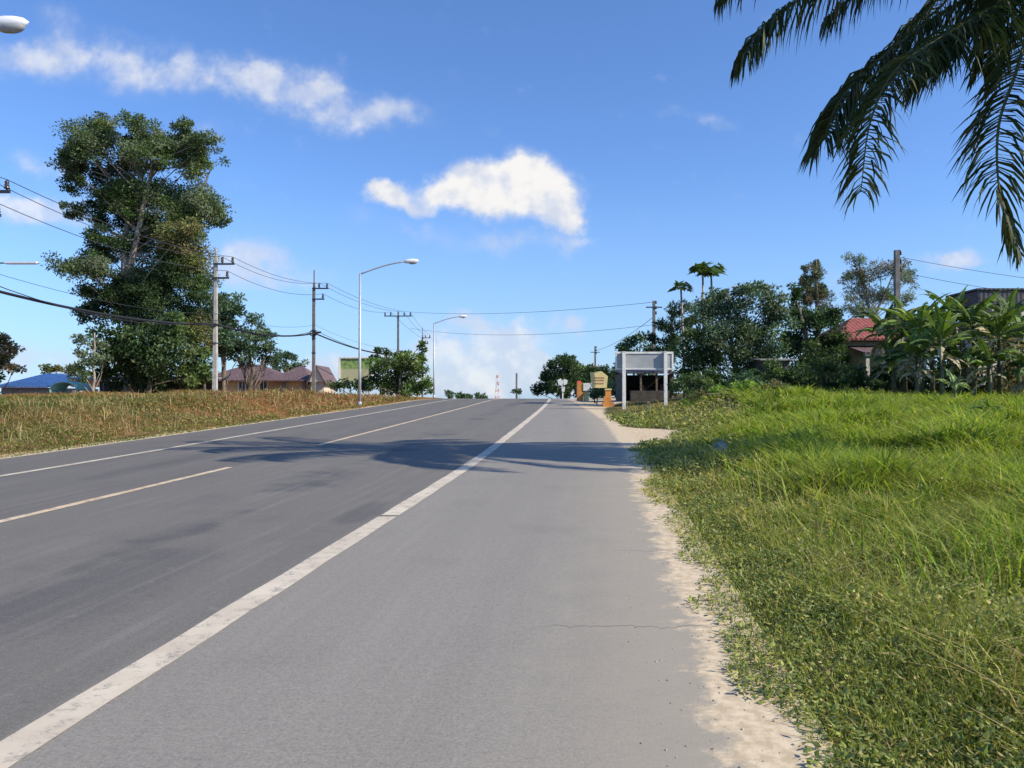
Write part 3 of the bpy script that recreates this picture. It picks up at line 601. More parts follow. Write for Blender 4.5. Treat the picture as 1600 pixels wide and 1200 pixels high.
tree('feathery_tree', 'airy grey green feathery tree behind the red tiled roof', 'tree', 1365, 58,
  [(1330, 410, 16, 14), (1345, 430, 24, 22), (1320, 435, 14, 14), (1370, 425, 24, 18), (1395, 430, 22, 20), (1350, 460, 30, 20), (1385, 462, 30, 18), (1325, 470, 16, 16), (1418, 440, 16, 14), (1425, 425, 12, 8), (1410, 465, 16, 12), (1345, 490, 26, 16)], .20,
  [[(1365, 615, 0, .2), (1365, 520, 0, .15), (1350, 440, 0, .08), (1340, 400, 0, .03)], [(1365, 500, 0, .1), (1390, 440, 0, .05), (1400, 415, 0, .02)]], np.concatenate([G_GREY, G_BROWN]), M_PALE_BARK, dens=.42, asp=.25)
tree('palm_shrub', 'dark spiky leaved plants beside the black pole near the papaya trees', 'shrub', 1045, 52,
  [(1050, 488, 14, 14), (1040, 510, 18, 16), (1060, 505, 18, 14), (1030, 530, 20, 10), (1052, 535, 22, 18), (1068, 480, 10, 8), (1040, 560, 26, 20)], .26,
  [[(1048, 620, 0, .10), (1048, 540, 0, .08), (1050, 480, 0, .03)]], G_DARK, dens=.75, asp=.22)

for (px, py, Y, cl_, lb) in [(1080, 596, 36, G_MID, 'low green shrub just right of the right hand white sign post'), (1110, 594, 38, G_DARK, 'dark shrub at the foot of the wide grey green bushy tree, left side'), (1165, 592, 37, G_BLUE, 'blue green shrub at the foot of the wide bushy tree, right side'),
                          (1200, 580, 38, G_MID, 'loose shrub partly hiding the small grey walled shed, left of its window'), (1243, 585, 38, G_DARK, 'dark shrub at the right corner of the small grey walled shed'), (1340, 585, 39, G_MID, 'shrub in front of the left end of the porch of the red roofed house')]:
    tree('shrub', lb, 'shrub', px, Y, [(px, py, 20, 16), (px - 16, py + 8, 16, 12), (px + 15, py + 6, 16, 14), (px + 2, py + 16, 24, 10)], .14, [[(px, 620, 0, .05), (px, py, 0, .03)]], cl_, group='shrubs under the trees right of the sign', dens=.75)
# ------------------------------------------------------------------ papayas
def papaya(px, top, Y, label, lean=0, s=1.0, n=15):
    bx = P(px + lean, 600, Y)[0]; base = np.array([bx, Y, float(gz(bx, Y)) - .1]); t = thing('papaya_tree', label, 'papaya tree', base, 'papaya trees above the bushes')
    tp = P(px, top, Y) - base; q = M(); q.tube([(0, 0, 0), tp * .5 + np.array([.06, 0, 0]), tp], [.09, .075, .055], 8); q.build('trunk', M_PALE_BARK, t, True)
    q = M()
    for i_ in range(n):
        a = i_ * 2.4 + R.uniform(-.2, .2); el = R.uniform(-.1, .75); L = s * R.uniform(.6, .95)
        d = np.array([math.cos(a) * math.cos(el), math.sin(a) * math.cos(el), math.sin(el)]); e = tp + d * L
        q.tube([tp, tp + d * L * .6 + np.array([0, 0, .06]), e], [.02, .016, .012], 5, (.12, .17, .05))
        k_ = 9; ang = np.linspace(-2.5, 2.5, k_); h = unit(np.array([d[0], d[1], -.6])); sd = unit(np.cross(h, [0, 0, 1.]))
        dd = unit(np.cos(ang)[:, None] * h + np.sin(ang)[:, None] * sd + np.array([0, 0, -.35])); s2 = unit(np.cross(dd, np.array([0, 0, 1.]) + R.normal(0, .2, 3)))
        q.leaves(np.tile(e, (k_, 1)), dd, s2, s * R.uniform(.45, .65, k_), s * .26, G_BRIGHT[R.integers(0, 3)] * R.uniform(.5, .9))
    q.build('crown', M_LEAF, t)
papaya(1098, 428, 46, 'tall papaya tree, left of the twin pair with umbrella crowns', s=.85)
papaya(1111, 425, 47, 'tall papaya tree, right of the twin pair with umbrella crowns', lean=4, s=.85)
papaya(1064, 452, 48, 'shorter slimmer papaya tree standing left of the twin pair', lean=5, s=.72, n=11)

# ------------------------------------------------------------------ banana plants
def banana_leaf(q, b, az, el, L, W, droop, col, tatter=.3):
    n = 9; t = np.linspace(0, 1, n); h = np.array([math.cos(az), math.sin(az), 0]); 
    e = el - droop * t ** 1.4; dx = np.cos(e); dz = np.sin(e); st = L / (n - 1)
    px_ = np.concatenate([[0], np.cumsum(dx[:-1] * st)]); pz_ = np.concatenate([[0], np.cumsum(dz[:-1] * st)])
    mid = b + px_[:, None] * h + pz_[:, None] * np.array([0, 0, 1.]); sd = np.array([-h[1], h[0], 0])
    w_ = W * np.sin(np.clip(t * 1.05 + .06, 0, 1) * math.pi) ** .6; w_[:2] *= .25
    tang = unit(np.gradient(mid, axis=0)); nr = unit(np.cross(sd, tang))
    for sgn in (1, -1):
        for i_ in range(1, n - 1):
            f = R.uniform(.6, 1.0) if R.random() < tatter else 1.0; dr = R.uniform(.0, .5) if R.random() < tatter else .18
            a0, a1 = mid[i_], mid[i_ + 1]
            b0 = a0 + sgn * sd * w_[i_] * f * .5 - np.array([0, 0, w_[i_] * dr])
            b1 = a1 + sgn * sd * max(w_[i_ + 1], .02) * f * .5 - np.array([0, 0, w_[i_ + 1] * dr]) - tang[i_] * .03 * (f < 1)
            q.add([a0, b0, b1, a1], [[(0, 1, 2, 3)]], np.array(col) * R.uniform(.85, 1.15))
    q.tube(mid, np.linspace(.028, .006, n), 5, np.array([.16, .2, .07]))
def banana(px, py, Y, label, L=1.9, n=9, dry=5, cat='banana plant', s=1.0, pal=None, name='banana_plant'):
    c_ = P(px, py, Y); base = np.array([c_[0], Y, float(gz(c_[0], Y)) - .1]); top = c_ - base
    t = thing(name, label, cat, base, 'banana plants in front of the houses' if name == 'banana_plant' else None)
    q = M(); q.tube([(0, 0, 0), (.04, 0, top[2] * .5), top], [.12 * s, .10 * s, .05 * s], 9); q.build('stem', mat_stem, t, True)
    q = M(); pal = G_BRIGHT if pal is None else pal
    for i_ in range(n):
        az = i_ * 2.4 + R.uniform(-.4, .4); banana_leaf(q, top - np.array([0, 0, R.uniform(0, .25)]), az, R.uniform(.2, 1.45), L * R.uniform(.7, 1.1), .46 * s, R.uniform(.8, 2.5), pal[R.integers(0, len(pal))] * R.uniform(.7, 1.5) + np.array([.02, .02, .015]), .5)
    q.build('leaves', M_PALM, t)
    if dry:
        q = M()
        for i_ in range(dry):
            banana_leaf(q, top - np.array([0, 0, R.uniform(.2, .8)]), R.uniform(0, 6.28), R.uniform(-.2, .5), L * R.uniform(.6, .9), .3 * s, R.uniform(1.4, 2.2), np.array((.44, .37, .24)) * R.uniform(.6, 1.2), .8)
        d_ = q.build('dead_leaves', M_PALM, t); d_['label'] = 'brown dead leaves hanging down the stem'
mat_stem = mat('banana_stem', (.09, .085, .045), .6, var=.4, scale=4)
for px, py, Y, lb, L in [
    (1412, 500, 37, 'banana plant with a yellowing tilted leaf, leftmost and nearest the bare dark pole', 2.1), (1385, 520, 39, 'banana plant partly hiding the red tiled roof, with a long leaf reaching left', 2.0),
    (1455, 510, 36, 'banana plant in the middle of the cluster, standing behind the low arching plant', 1.9), (1490, 495, 38, 'tallest banana plant left of the dark flat roof', 2.0), (1520, 505, 35, 'banana plant with one leaf crossing the left end of the dark flat roof', 1.9),
    (1560, 520, 34, 'broad green banana plant in front of the cream wall of the dark roofed house', 1.9), (1590, 530, 36, 'ragged banana plant at the right edge of the picture', 1.8), (1432, 555, 34, 'short dark banana plant below the leftmost tall ones', 1.5),
    (1545, 565, 33, 'short ragged banana plant full of dead leaves near the right edge', 1.5), (1500, 560, 34, 'short banana plant between the low arching plant and the ragged ones', 1.5), (1610, 575, 33, 'low brown leaved banana plant cut by the right edge', 1.5), (1470, 530, 33.5, 'leafy banana plant in front of the tallest one, mid cluster', 1.8), (1438, 512, 35, 'banana plant just right of the yellowing leftmost one', 1.9), (1575, 500, 37, 'tall banana plant standing before the dark flat roof near the right edge', 2.0), (1395, 560, 36, 'low banana plant hiding the right porch column of the red roofed house', 1.5)]:
    banana(px, py, Y, lb, L * 1.12, n=15, dry=8 if py < 540 else 10)
banana(1490, 598, 27, 'low arching yellowish plant in the grass in front of the banana cluster', .8, 9, 3, 'plant', .4, G_BRIGHT * 1.5 + .03, name='arching_plant')
banana(1545, 640, 21, 'small bright lime green leafy plant in the field near the right edge', .55, 10, 0, 'plant', .5, G_BRIGHT * 1.5, name='leafy_plant')
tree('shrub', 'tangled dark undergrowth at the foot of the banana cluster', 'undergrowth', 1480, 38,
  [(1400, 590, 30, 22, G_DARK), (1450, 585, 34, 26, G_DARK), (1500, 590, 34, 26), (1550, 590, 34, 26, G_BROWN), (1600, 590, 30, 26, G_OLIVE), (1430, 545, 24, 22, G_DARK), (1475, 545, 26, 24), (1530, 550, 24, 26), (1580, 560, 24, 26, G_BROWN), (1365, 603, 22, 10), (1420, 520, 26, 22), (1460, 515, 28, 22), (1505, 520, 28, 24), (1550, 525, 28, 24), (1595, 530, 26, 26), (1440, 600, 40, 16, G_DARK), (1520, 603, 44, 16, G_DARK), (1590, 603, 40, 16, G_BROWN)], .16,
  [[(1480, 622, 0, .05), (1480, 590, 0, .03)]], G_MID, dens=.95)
tree('shrub', 'low pale bushes on top of the grassy mound right of the sign', 'bush', 1180, 33,
  [(1120, 608, 20, 8), (1160, 602, 24, 9), (1195, 603, 26, 9, G_OLIVE), (1090, 617, 20, 8, G_OLIVE), (1235, 610, 22, 8), (1070, 628, 14, 6)], .10,
  [[(1180, 625, 0, .03), (1180, 608, 0, .02)]], G_BRIGHT, dens=.55)

# ------------------------------------------------------------------ coconut palm
def frond(ctrl, parent, origin, LL=.95, hang=1.0, width=1.0, n=110, label=None):
    c = np.array(ctrl, float); s_ = np.linspace(0, len(c) - 1, 40)
    # smooth the control polygon (Catmull-Rom)
    cc_ = np.vstack([2 * c[0] - c[1], c, 2 * c[-1] - c[-2]]); pts = []
    for s in s_:
        i_ = min(int(s), len(c) - 2); t = s - i_; p0, p1, p2, p3 = cc_[i_:i_ + 4]
        pts.append(.5 * ((2 * p1) + (-p0 + p2) * t + (2 * p0 - 5 * p1 + 4 * p2 - p3) * t * t + (-p0 + 3 * p1 - 3 * p2 + p3) * t ** 3))
    pts = np.array(pts) - origin; q = M()
    q.tube(pts, np.linspace(.045, .006, 40), 6, (.13, .14, .05))
    tang = unit(np.gradient(pts, axis=0))
    for sgn in (1, -1):
        t = np.linspace(.08, 1.0, n) + R.uniform(-.004, .004, n); t = np.clip(t, 0, 1)
        b = np.stack([np.interp(t * 39, range(40), pts[:, k_]) for k_ in range(3)], 1)
        tg = unit(np.stack([np.interp(t * 39, range(40), tang[:, k_]) for k_ in range(3)], 1))
        sd = np.cross(tg, [0, 0, 1.]); sd = unit(sd + 1e-3) * sgn
        L = LL * (np.sin(np.clip(t * .80 + .13, 0, 1) * math.pi) ** .5) * R.uniform(.68, 1.12, n)
        d0 = unit(sd * 1.0 + tg * .65 + np.array([0, 0, .1]) + R.normal(0, .12, (n, 3)))
        rn = R.normal(0, .10, (n, 3)); d1 = unit(d0 * .55 + np.array([0, 0, -1.]) * hang * .7 + rn); d2 = unit(d0 * .38 + np.array([0, 0, -1.]) * hang + rn * 1.2)
        p1 = b + d0 * L[:, None] * .28; p2 = p1 + d1 * L[:, None] * .38; p3 = p2 + d2 * L[:, None] * .34
        wv = unit(np.cross(d1, rdir(n) * .6 + tg)) * (.017 * width)
        v = np.stack([b - wv * .6, b + wv * .6, p1 + wv, p1 - wv, p2 + wv * .8, p2 - wv * .8, p3], 1).reshape(-1, 3); i = np.arange(n)[:, None] * 7
        colr = np.array([(.045, .065, .02), (.035, .055, .02), (.07, .085, .03), (.10, .10, .045)])[R.choice(4, n, p=[.4, .35, .15, .1])] * R.uniform(.7, 1.3, (n, 1))
        q.add(v, [i + np.array([0, 1, 2, 3]), i + np.array([3, 2, 4, 5]), i + np.array([5, 4, 6])], np.repeat(colr, 7, 0))
    o = q.build('frond', M_PALM, parent)
    if label: o['label'] = label
PY = 13.5
crown = P(1650, -30, PY); pb = np.array([crown[0] + .4, PY, float(gz(crown[0] + .4, PY)) - .1])
pt = thing('coconut_palm', 'tall coconut palm whose dark drooping fronds hang into the top right corner', 'palm', pb)
q = M(); s_ = np.linspace(0, 1, 30); q.tube(np.stack([-.4 * s_ ** 1.5, .15 * np.sin(s_ * 3), s_ * (crown[2] - pb[2])], 1), .17 - .05 * s_ + .012 * (np.arange(30) % 2) + .12 * np.exp(-s_ * 14), 12); q.build('trunk', M_BARK, pt, True)
def fr(pp, **kw): frond([crown] + [P(a, b, c * .9) for a, b, c in pp], pt, pb, **kw)
fr([(1500, -75, 14.6), (1360, -55, 14.2), (1255, -5, 14.0), (1195, 40, 13.9), (1160, 88, 13.8)], LL=1.15, hang=1.6, n=140, width=1.15)
fr([(1530, -10, 15.2), (1430, 50, 15.2), (1350, 115, 15.0), (1308, 165, 14.9), (1288, 218, 14.8)], LL=1.4, hang=1.1, n=190, width=1.25)
fr([(1560, 10, 14.3), (1470, 60, 13.8), (1400, 110, 13.4), (1360, 190, 13.2), (1345, 300, 13.1)], LL=1.15, hang=.6, n=145, width=1.15)
fr([(1615, 30, 14.2), (1585, 120, 13.6), (1560, 200, 13.3), (1562, 300, 13.2), (1590, 395, 13.1)], LL=1.0, hang=.55, n=135, width=1.15)
fr([(1600, -60, 14.9), (1540, 40, 14.2), (1500, 55, 14.0), (1440, 120, 13.8)], LL=1.35, hang=1.0, n=170, width=1.2)
fr([(1480, -130, 15.2), (1300, -110, 15.1), (1180, -60, 15), (1128, -12, 15)], LL=1.1, hang=1.5, n=130, width=1.1)
fr([(1540, -60, 16.5), (1470, 10, 17.5), (1420, 60, 18.2), (1395, 130, 18.8)], LL=1.3, hang=1.1, n=130, width=1.1)
fr([(1560, -100, 15.6), (1450, -90, 16), (1350, -20, 16.2), (1290, 30, 16.3)], LL=1.1, hang=1.5, n=130, width=1.1)
fr([(1625, -60, 15.5), (1600, -10, 16.2), (1560, 50, 16.7), (1535, 110, 17)], LL=1.35, hang=1.0, n=170, width=1.2)
for az, el, dr in ((0.1, .6, 1.9), (.5, .3, 1.7), (.7, .5, 2.2), (2.0, 1.3, 1.0), (-.6, .5, 2.0), (-1.3, .9, 2.2), (-2.0, 1.1, 1.6), (2.8, 1.3, 1.0), (.4, 1.2, 1.8), (-2.6, 1.35, 1.0), (.25, -.2, 1.3), (-.4, -.1, 1.4), (-.2, -.5, .9), (.5, -.8, .6), (-.9, -.7, .7), (.8, -.9, .5), (0.1, -1.0, .5), (-1.3, -.9, .5)):
    t = np.linspace(0, 1, 6); e = el - dr * t ** 1.3; h = np.array([math.cos(az), math.sin(az), 0]); st = 4.6 / 5
    pts = [crown.copy()]
    for i_ in range(5): pts.append(pts[-1] + st * (math.cos(e[i_]) * h + math.sin(e[i_]) * np.array([0, 0, 1.])))
    frond(pts, pt, pb, LL=1.2, hang=1.1, n=140, width=1.7)
q = M()
for i_ in range(8):
    a = i_ * .8; s2 = np.linspace(-1, 1, 9); c0 = crown - pb + np.array([math.cos(a) * .28, math.sin(a) * .28, -.3 - .1 * (i_ % 3)])
    q.tube(np.stack([c0[0] + 0 * s2, c0[1] + 0 * s2, c0[2] + .15 * s2], 1), .13 * np.sqrt(np.maximum(1 - s2 ** 2, .002)), 10, (.12, .14, .04))
q.build('coconuts', vcol('coconut'), pt, True)

# ------------------------------------------------------------------ street lamps
def lamp_proto():
    t = thing('street_lamp', '', 'street lamp', (0, 0, 0), 'tall curved arm street lamps')
    q = M(); q.tube([(0, 0, 0), (0, 0, .35)], [.12, .12], 12); q.tube([(0, 0, .33), (0, 0, 2.2), (0, 0, 7.3)], [.085, .075, .055], 12); q.box((0, 0, .02), (.36, .36, .05)); q.build('pole', M_STEEL, t, True)
    q = M(); a = np.linspace(0, 1, 10); q.tube(np.stack([2.45 * a, 0 * a, 7.25 + .68 * np.sin(a * 1.35) / np.sin(1.35)], 1), .04, 8); q.build('arm', M_STEEL, t, True)
    s2 = np.linspace(-1, 1, 11); q = M(); prof = np.sqrt(np.maximum(1 - s2 ** 2, .004))
    q.tube(np.stack([2.75 + .42 * s2, 0 * s2, 7.96 + .03 * s2], 1), .13 * prof, 12); h = q.build('lamp_head', M_LAMPWHITE, t, True)
    q = M(); q.tube(np.stack([2.85 + .26 * s2, 0 * s2, 7.90 + .02 * s2], 1), .115 * prof, 12); q.build('lamp_glass', M_LAMPGLASS, h, True)
    return t
lamp = lamp_proto()
lp = [(P(562, 600, 44), 1, 'street lamp standing fully in view on the left verge, its foot on the red bank', 8.0),
      (P(678, 600, 80), 1, 'faint smaller street lamp farther off, just right of the roadside bush', 8.0)]
heads = [(640, 404), (720, 492)]
for i_, (p, sc, lb, h) in enumerate(lp):
    o = lamp if i_ == 0 else copy_tree(lamp); gzv = float(gz(p[0], p[1])); tip = P(heads[i_][0], heads[i_][1], p[1])
    o.location = (p[0], p[1], gzv - .05); o.scale = (.95,) * 3 if i_ == 0 else (1, 1, 1); o['label'] = lb
    o.scale = ((tip[2] - gzv) / 8.05,) * 3
o = copy_tree(lamp); hp = P(45, 30, 14.0); o['label'] = 'street lamp of which only the white lamp head shows at the top left corner'
sc = (hp[2] - float(gz(hp[0] - 3, 14))) / 7.99; o.scale = (sc,) * 3; o.location = (hp[0] - 3.17 * sc, 14.0, float(gz(hp[0] - 3, 14)) - .05)

# ------------------------------------------------------------------ utility poles
def insul(q, x, z, y=0, s=1.0):
    for k_, (dz, r) in enumerate([(0, .035), (.06, .075), (.11, .05), (.16, .085), (.21, .05), (.27, .07), (.33, .03)]): pass
    zz = np.array([0, .03, .05, .08, .12, .16, .20, .24, .30, .33]); rr = np.array([.03, .03, .09, .10, .05, .09, .05, .075, .06, .02]) * s
    q.tube(np.stack([x + 0 * zz, y + 0 * zz, z + zz * s], 1), rr, 10)
def upole(p, arm_z, top_z, label, double=False, s=1.0, arm2=True, mt=None):
    """p base (x,y,z world); arm_z/top_z world heights"""
    t = thing('utility_pole', label, 'utility pole', p, 'power poles along the left verge'); h = top_z - p[2]; az = arm_z - p[2]
    q = M(); q.box((0, 0, (az + .5) / 2), (.30, .30, az + .5), taper=.62)
    if h > az + .55: q.box((0, 0, az + .5 + (h - az - .5) / 2), (.09, .09, h - az - .5))
    q.build('pole', mt or M_CONC, t)
    conns = []
    arms = [(-1.7, 1.7, az, (-1.6, -.9, .75, 1.5))] if double else [(-.15, 1.35, az, (.5, 1.22)), (-.15, .98, az - .98, (.85,))]
    for a, b, z, ins in arms:
        q = M(); q.box(((a + b) / 2, -.14, z), ((b - a), .10, .12)); c = q.build('crossarm', M_DSTEEL, t)
        for x in ins:
            q = M(); insul(q, x, z + .06, -.14, 1.25); q.build('insulator', M_PORC, c, True); conns.append(np.array([p[0] + x, p[1] - .14, p[2] + z + .5]))
    q = M(); q.tube([(-.1, -.16, az - .1), (-.1, -.16, az * .52)], .025, 6); q.box((0, -.02, az * .55), (.3, .34, .1)); q.box((0, -.02, az * .42), (.34, .36, .06)); q.build('strap', M_DSTEEL, t)
    return t, conns
def gb(px, Y): 
    x = P(px, 600, Y)[0]; return np.array([x, Y, float(gz(x, Y)) - .15])
poles = []
b1 = gb(-36, 33); poles.append(upole(b1, P(0, 297, 33)[2] - .1, P(0, 270, 33)[2], 'nearest left power pole, cut off by the left edge')[1]); p1 = bpy.data.objects['utility_pole']
b2 = gb(336, 56); poles.append(upole(b2, P(0, 413, 56)[2], P(0, 388, 56)[2], 'tall pale concrete power pole standing right in front of the large tree')[1])
b3 = gb(490, 73); poles.append(upole(b3, P(0, 451, 73)[2], P(0, 422, 73)[2], 'grey power pole with thin rod top and cable coil, beside the brown roofed house', mt=M_DCONC)[1])
b4 = gb(622, 98); poles.append(upole(b4, P(0, 494, 98)[2], P(0, 486, 98)[2], 'dark power pole with a wide level crossarm rising from the roadside bush', True, mt=M_DCONC)[1])
b5 = gb(660, 132); poles.append(upole(b5, P(0, 528, 132)[2], P(0, 512, 132)[2], 'farthest left power pole with a tangle of fittings, partly hidden by the bush', mt=M_DCONC)[1])
# coil on the third pole
q = M(); a = np.linspace(0, 6.28 * 3, 60); zc = P(0, 521, 73)[2] - b3[2]
q.tube(np.stack([.3 * np.cos(a) , -.2 - .05 * np.sin(a * .3), zc + .28 * np.sin(a)], 1), .045, 5); q.tube([(-.6, -.2, zc - .1), (.7, -.2, zc + .1)], .09, 7)
co = q.build('cable_coil', M_BLACK, loc=b3); tag(co, 'loops of black cable hanging halfway up the grey power pole', 'cable coil')
# tube lamp on pole 1
q = M(); c0 = P(58, 411, 33); c1 = P(-30, 411, 33); t = thing('tube_lamp', 'slim tube lamp on a level arm entering at the left edge', 'street lamp', c1)
q.tube([(0, 0, 0), c0 - c1 - np.array([.9, 0, 0])], .03, 7); q.build('arm', M_DSTEEL, t)
q = M(); q.box((c0 - c1) - np.array([.65, 0, -.02]), (1.3, .16, .06)); q.box((c0 - c1) - np.array([.65, 0, .03]), (1.24, .10, .05), taper=1.2); q.build('lamp_head', M_LAMPWHITE, t)
def wire(pts, sag, r, name, label, cat='cable', material=None, n=14):
    out = []
    for i_ in range(len(pts) - 1):
        a, b = np.array(pts[i_]), np.array(pts[i_ + 1]); t = np.linspace(0, 1, n)[:, None]
        s = sag[i_] if hasattr(sag, '__len__') else sag
        sg = a + (b - a) * t; sg[:, 2] -= s * 4 * (t * (1 - t))[:, 0]; out.append(sg if i_ == 0 else sg[1:])
    q = M(); q.tube(np.concatenate(out), r, 5); o = q.build(name, material or M_WIRE); tag(o, label, cat); return o
def before(c, d): return c + (c - d) * 1.0
A = [p[1] for p in poles[:3]]; B = [p[0] for p in poles[:3]]; C_ = [p[2] for p in poles[:3]]
A = [before(A[0], A[1])] + A + [poles[3][3]] + [poles[4][1]]; B = [before(B[0], B[1])] + B + [poles[3][2]] + [poles[4][0]]; C_ = [before(C_[0], C_[1])] + C_ + [poles[3][1]] + [poles[4][2]]
A[0][2] = A[1][2]; B[0][2] = B[1][2]; C_[0][2] = C_[1][2]
wire(A, [.3, .55, .55, .5, .4], .017, 'power_line', 'top power wire on the outer insulators of the left row of poles')
wire(B, [.3, .75, .65, .6, .4], .017, 'power_line', 'second power wire on the inner insulators of the left row of poles')
wire(C_, [.3, .6, .65, .6, .4], .017, 'power_line', 'lowest power wire on the short lower arms of the left row of poles')
def at(b, py, dx=0.12): 
    z = P(0, py, b[1])[2]; return np.array([b[0] + dx, b[1] - .22, z])
bun = [at(b1, 452) + np.array([-3, -20, 0]), at(b1, 448), at(b2, 507), at(b3, 521), at(b4, 556), at(b5, 566)]
wire(bun, [.4, .45, .5, .45, .4], .07, 'cable_bundle', 'thick sagging bundle of black cables halfway up the left row of poles', 'cable bundle', M_BLACK)
bun2 = [v + np.array([.1, 0, .28]) for v in bun]
wire(bun2, [.6, .9, .8, .7, .4], .022, 'telephone_cable', 'thin cable just above the thick black bundle on the left poles', 'cable', M_BLACK)
bun3 = [v + np.array([.0, .05, .75]) for v in bun]
wire(bun3, [.3, .5, .5, .5, .4], .012, 'telephone_cable', 'faint wire a little above the thick black bundle, thinner than its neighbour', 'cable')
# right side poles
def rpole(px, top, Y, label, r=.13, mt=None, arm=None):
    b = gb(px, Y); h = P(0, top, Y)[2] - b[2]; t = thing('utility_pole', label, 'utility pole', b); q = M(); q.box((0, 0, h / 2), (r * 2, r * 2, h), taper=.7); q.build('pole', mt or M_DCONC, t)
    q = M()
    if arm: q.box((0, -.12, h - arm), (1.2, .08, .09)); q.build('crossarm', M_DSTEEL, t)
    for k_ in range(3): q = M(); insul(q, .16, h - .25 - .4 * k_, -.02, .8); q.build('insulator', M_PORC, t)
    return b, h
ra = rpole(1022, 470, 60, 'black power pole between the white framed sign and the papaya trees', .13, arm=.5)
rb = rpole(1403, 391, 38, 'bare dark pole rising above the banana plants in front of the feathery tree', .14)
rc = rpole(930, 541, 105, 'thin distant pole above the trees behind the yellow sign board', .14, arm=.8)
rd = rpole(807, 583, 160, 'bare far pole standing beyond the crest of the road', .22)
e4 = poles[3][3]
wire([e4, ra[0] + np.array([0, 0, ra[1] - .1])], .5, .016, 'power_line', 'upper faint wire crossing high over the road between the two sides')
wire([e4 - np.array([0, 0, 2.0]), ra[0] + np.array([0, 0, ra[1] - 1.8])], .8, .014, 'power_line', 'lower faint wire crossing over the road between the two sides')
wire([rc[0] + np.array([0, 0, rc[1] - .6]), ra[0] + np.array([0, 0, ra[1] - 1.2])], .4, .02, 'power_line', 'wire from the thin distant pole to the black pole by the papaya trees')
wire([rb[0] + np.array([0, 0, rb[1] - .3]), P(1760, 452, 36)], .15, .011, 'power_line', 'upper thin wire running right from the bare dark pole')
wire([rb[0] + np.array([0, 0, rb[1] - 1.0]), P(1760, 475, 36)], .2, .011, 'power_line', 'lower thin wire running right from the bare dark pole')
# red and white lattice mast beyond the crest
bm_ = gb(777, 300); bm_[2] -= 1; mt_top = P(0, 586, 300)[2] - bm_[2]; t = thing('lattice_mast', 'faint red and white lattice mast far beyond the crest', 'mast', bm_)
q = M(); n = 12
for k_ in range(n):
    z0, z1 = mt_top * k_ / n, mt_top * (k_ + 1) / n; w0, w1 = 1.1 * (1 - .8 * k_ / n), 1.1 * (1 - .8 * (k_ + 1) / n); cl = (.55, .12, .08) if k_ % 2 else (.75, .75, .75)
    for sx, sy in ((-1, -1), (1, -1), (1, 1), (-1, 1)):
        q.tube([(sx * w0, sy * w0, z0), (sx * w1, sy * w1, z1)], .10, 4, cl); q.tube([(sx * w0, sy * w0, z0), (-sy * w1, sx * w1, z1)], .06, 4, cl)
q.build('lattice_frame', vcol('mast_paint'), t)
q = M()
for a, zz in ((0, .8), (2, .82), (4, .78)): q.box((math.cos(a) * .6, math.sin(a) * .6, mt_top * zz), (.5, .3, 2.0), (.7, .7, .7))
q.build('antenna', vcol('antenna_paint'), t)

# ------------------------------------------------------------------ signs on the right
Y = 40; pl, pr = P(975, 600, Y)[0], P(1040, 600, Y)[0]; g0 = float(gz((pl + pr) / 2, Y)); t = thing('road_sign', 'large blank sign board seen from behind on two white posts, framed in white', 'road sign', ((pl + pr) / 2, Y, g0 - .1)); base = np.array(t.location)
zt, zb = P(0, 550, Y)[2] - base[2], P(0, 578, Y)[2] - base[2]; x0, x1 = P(962, 600, Y)[0] - base[0], P(1053, 600, Y)[0] - base[0]
for x in (pl, pr):
    q = M(); q.box((x - base[0], 0, zt / 2), (.16, .13, zt)); q.box((x - base[0], 0, zt + .01), (.18, .15, .03)); q.build('post', M_WHITE, t)
q = M(); q.box(((x0 + x1) / 2, .14, (zt + zb) / 2), (x1 - x0, .03, zt - zb - .02)); bd = q.build('board', M_SIGNBACK, t)
q = M()
q.box(((x0 + x1) / 2, .112, zt - .03), (x1 - x0, .05, .10)); q.box(((x0 + x1) / 2, .112, zb + .05), (x1 - x0, .05, .05))
for x in (x0 + .04, x1 - .04): q.box((x, .112, (zt + zb) / 2 + .005), (.08, .05, zt - zb - .15))
q.build('frame', M_WHITE, bd)
def simple_post(px, Y, h, w_, material, name, label, cat, taper=.9):
    b = gb(px, Y); b[2] += .1; t = thing(name, label, cat, b); q = M(); q.box((0, 0, h / 2), (w_, w_, h)); q.build('post', material, t)
    q = M(); q.box((0, 0, h + .04), (w_ * 1.15, w_ * 1.15, .08), taper=.6); q.build('cap', material, t); return t
simple_post(1013, 36, .42, .16, mat('mossy_concrete', (.16, .14, .10), .9), 'marker_post', 'short dark marker post in the grass between the white sign posts', 'marker post')
M_ORANGE = mat('orange_paint', (.62, .25, .05), .6, var=.2, dirt=(.35, .16, .06)); M_YEL = mat('yellow_board', (.74, .60, .26), .6, var=.08, dirt=(.6, .5, .3))
M_RED = mat('red_paint', (.45, .07, .03), .6)
# orange pillar with cap
b = gb(950, 44); b[2] += .1; t = thing('orange_pillar', 'orange painted pillar with stepped base standing at the verge left of the big sign', 'pillar', b)
q = M(); q.box((0, 0, .14), (.60, .5, .28)); q.build('base', M_ORANGE, t); q = M(); q.box((0, 0, .62), (.34, .30, .68), taper=.85); q.box((-.17, -.05, .45), (.14, .2, .34)); q.build('shaft', M_ORANGE, t); q = M(); q.box((0, 0, 1.0), (.36, .32, .08)); q.build('cap', M_YEL, t)
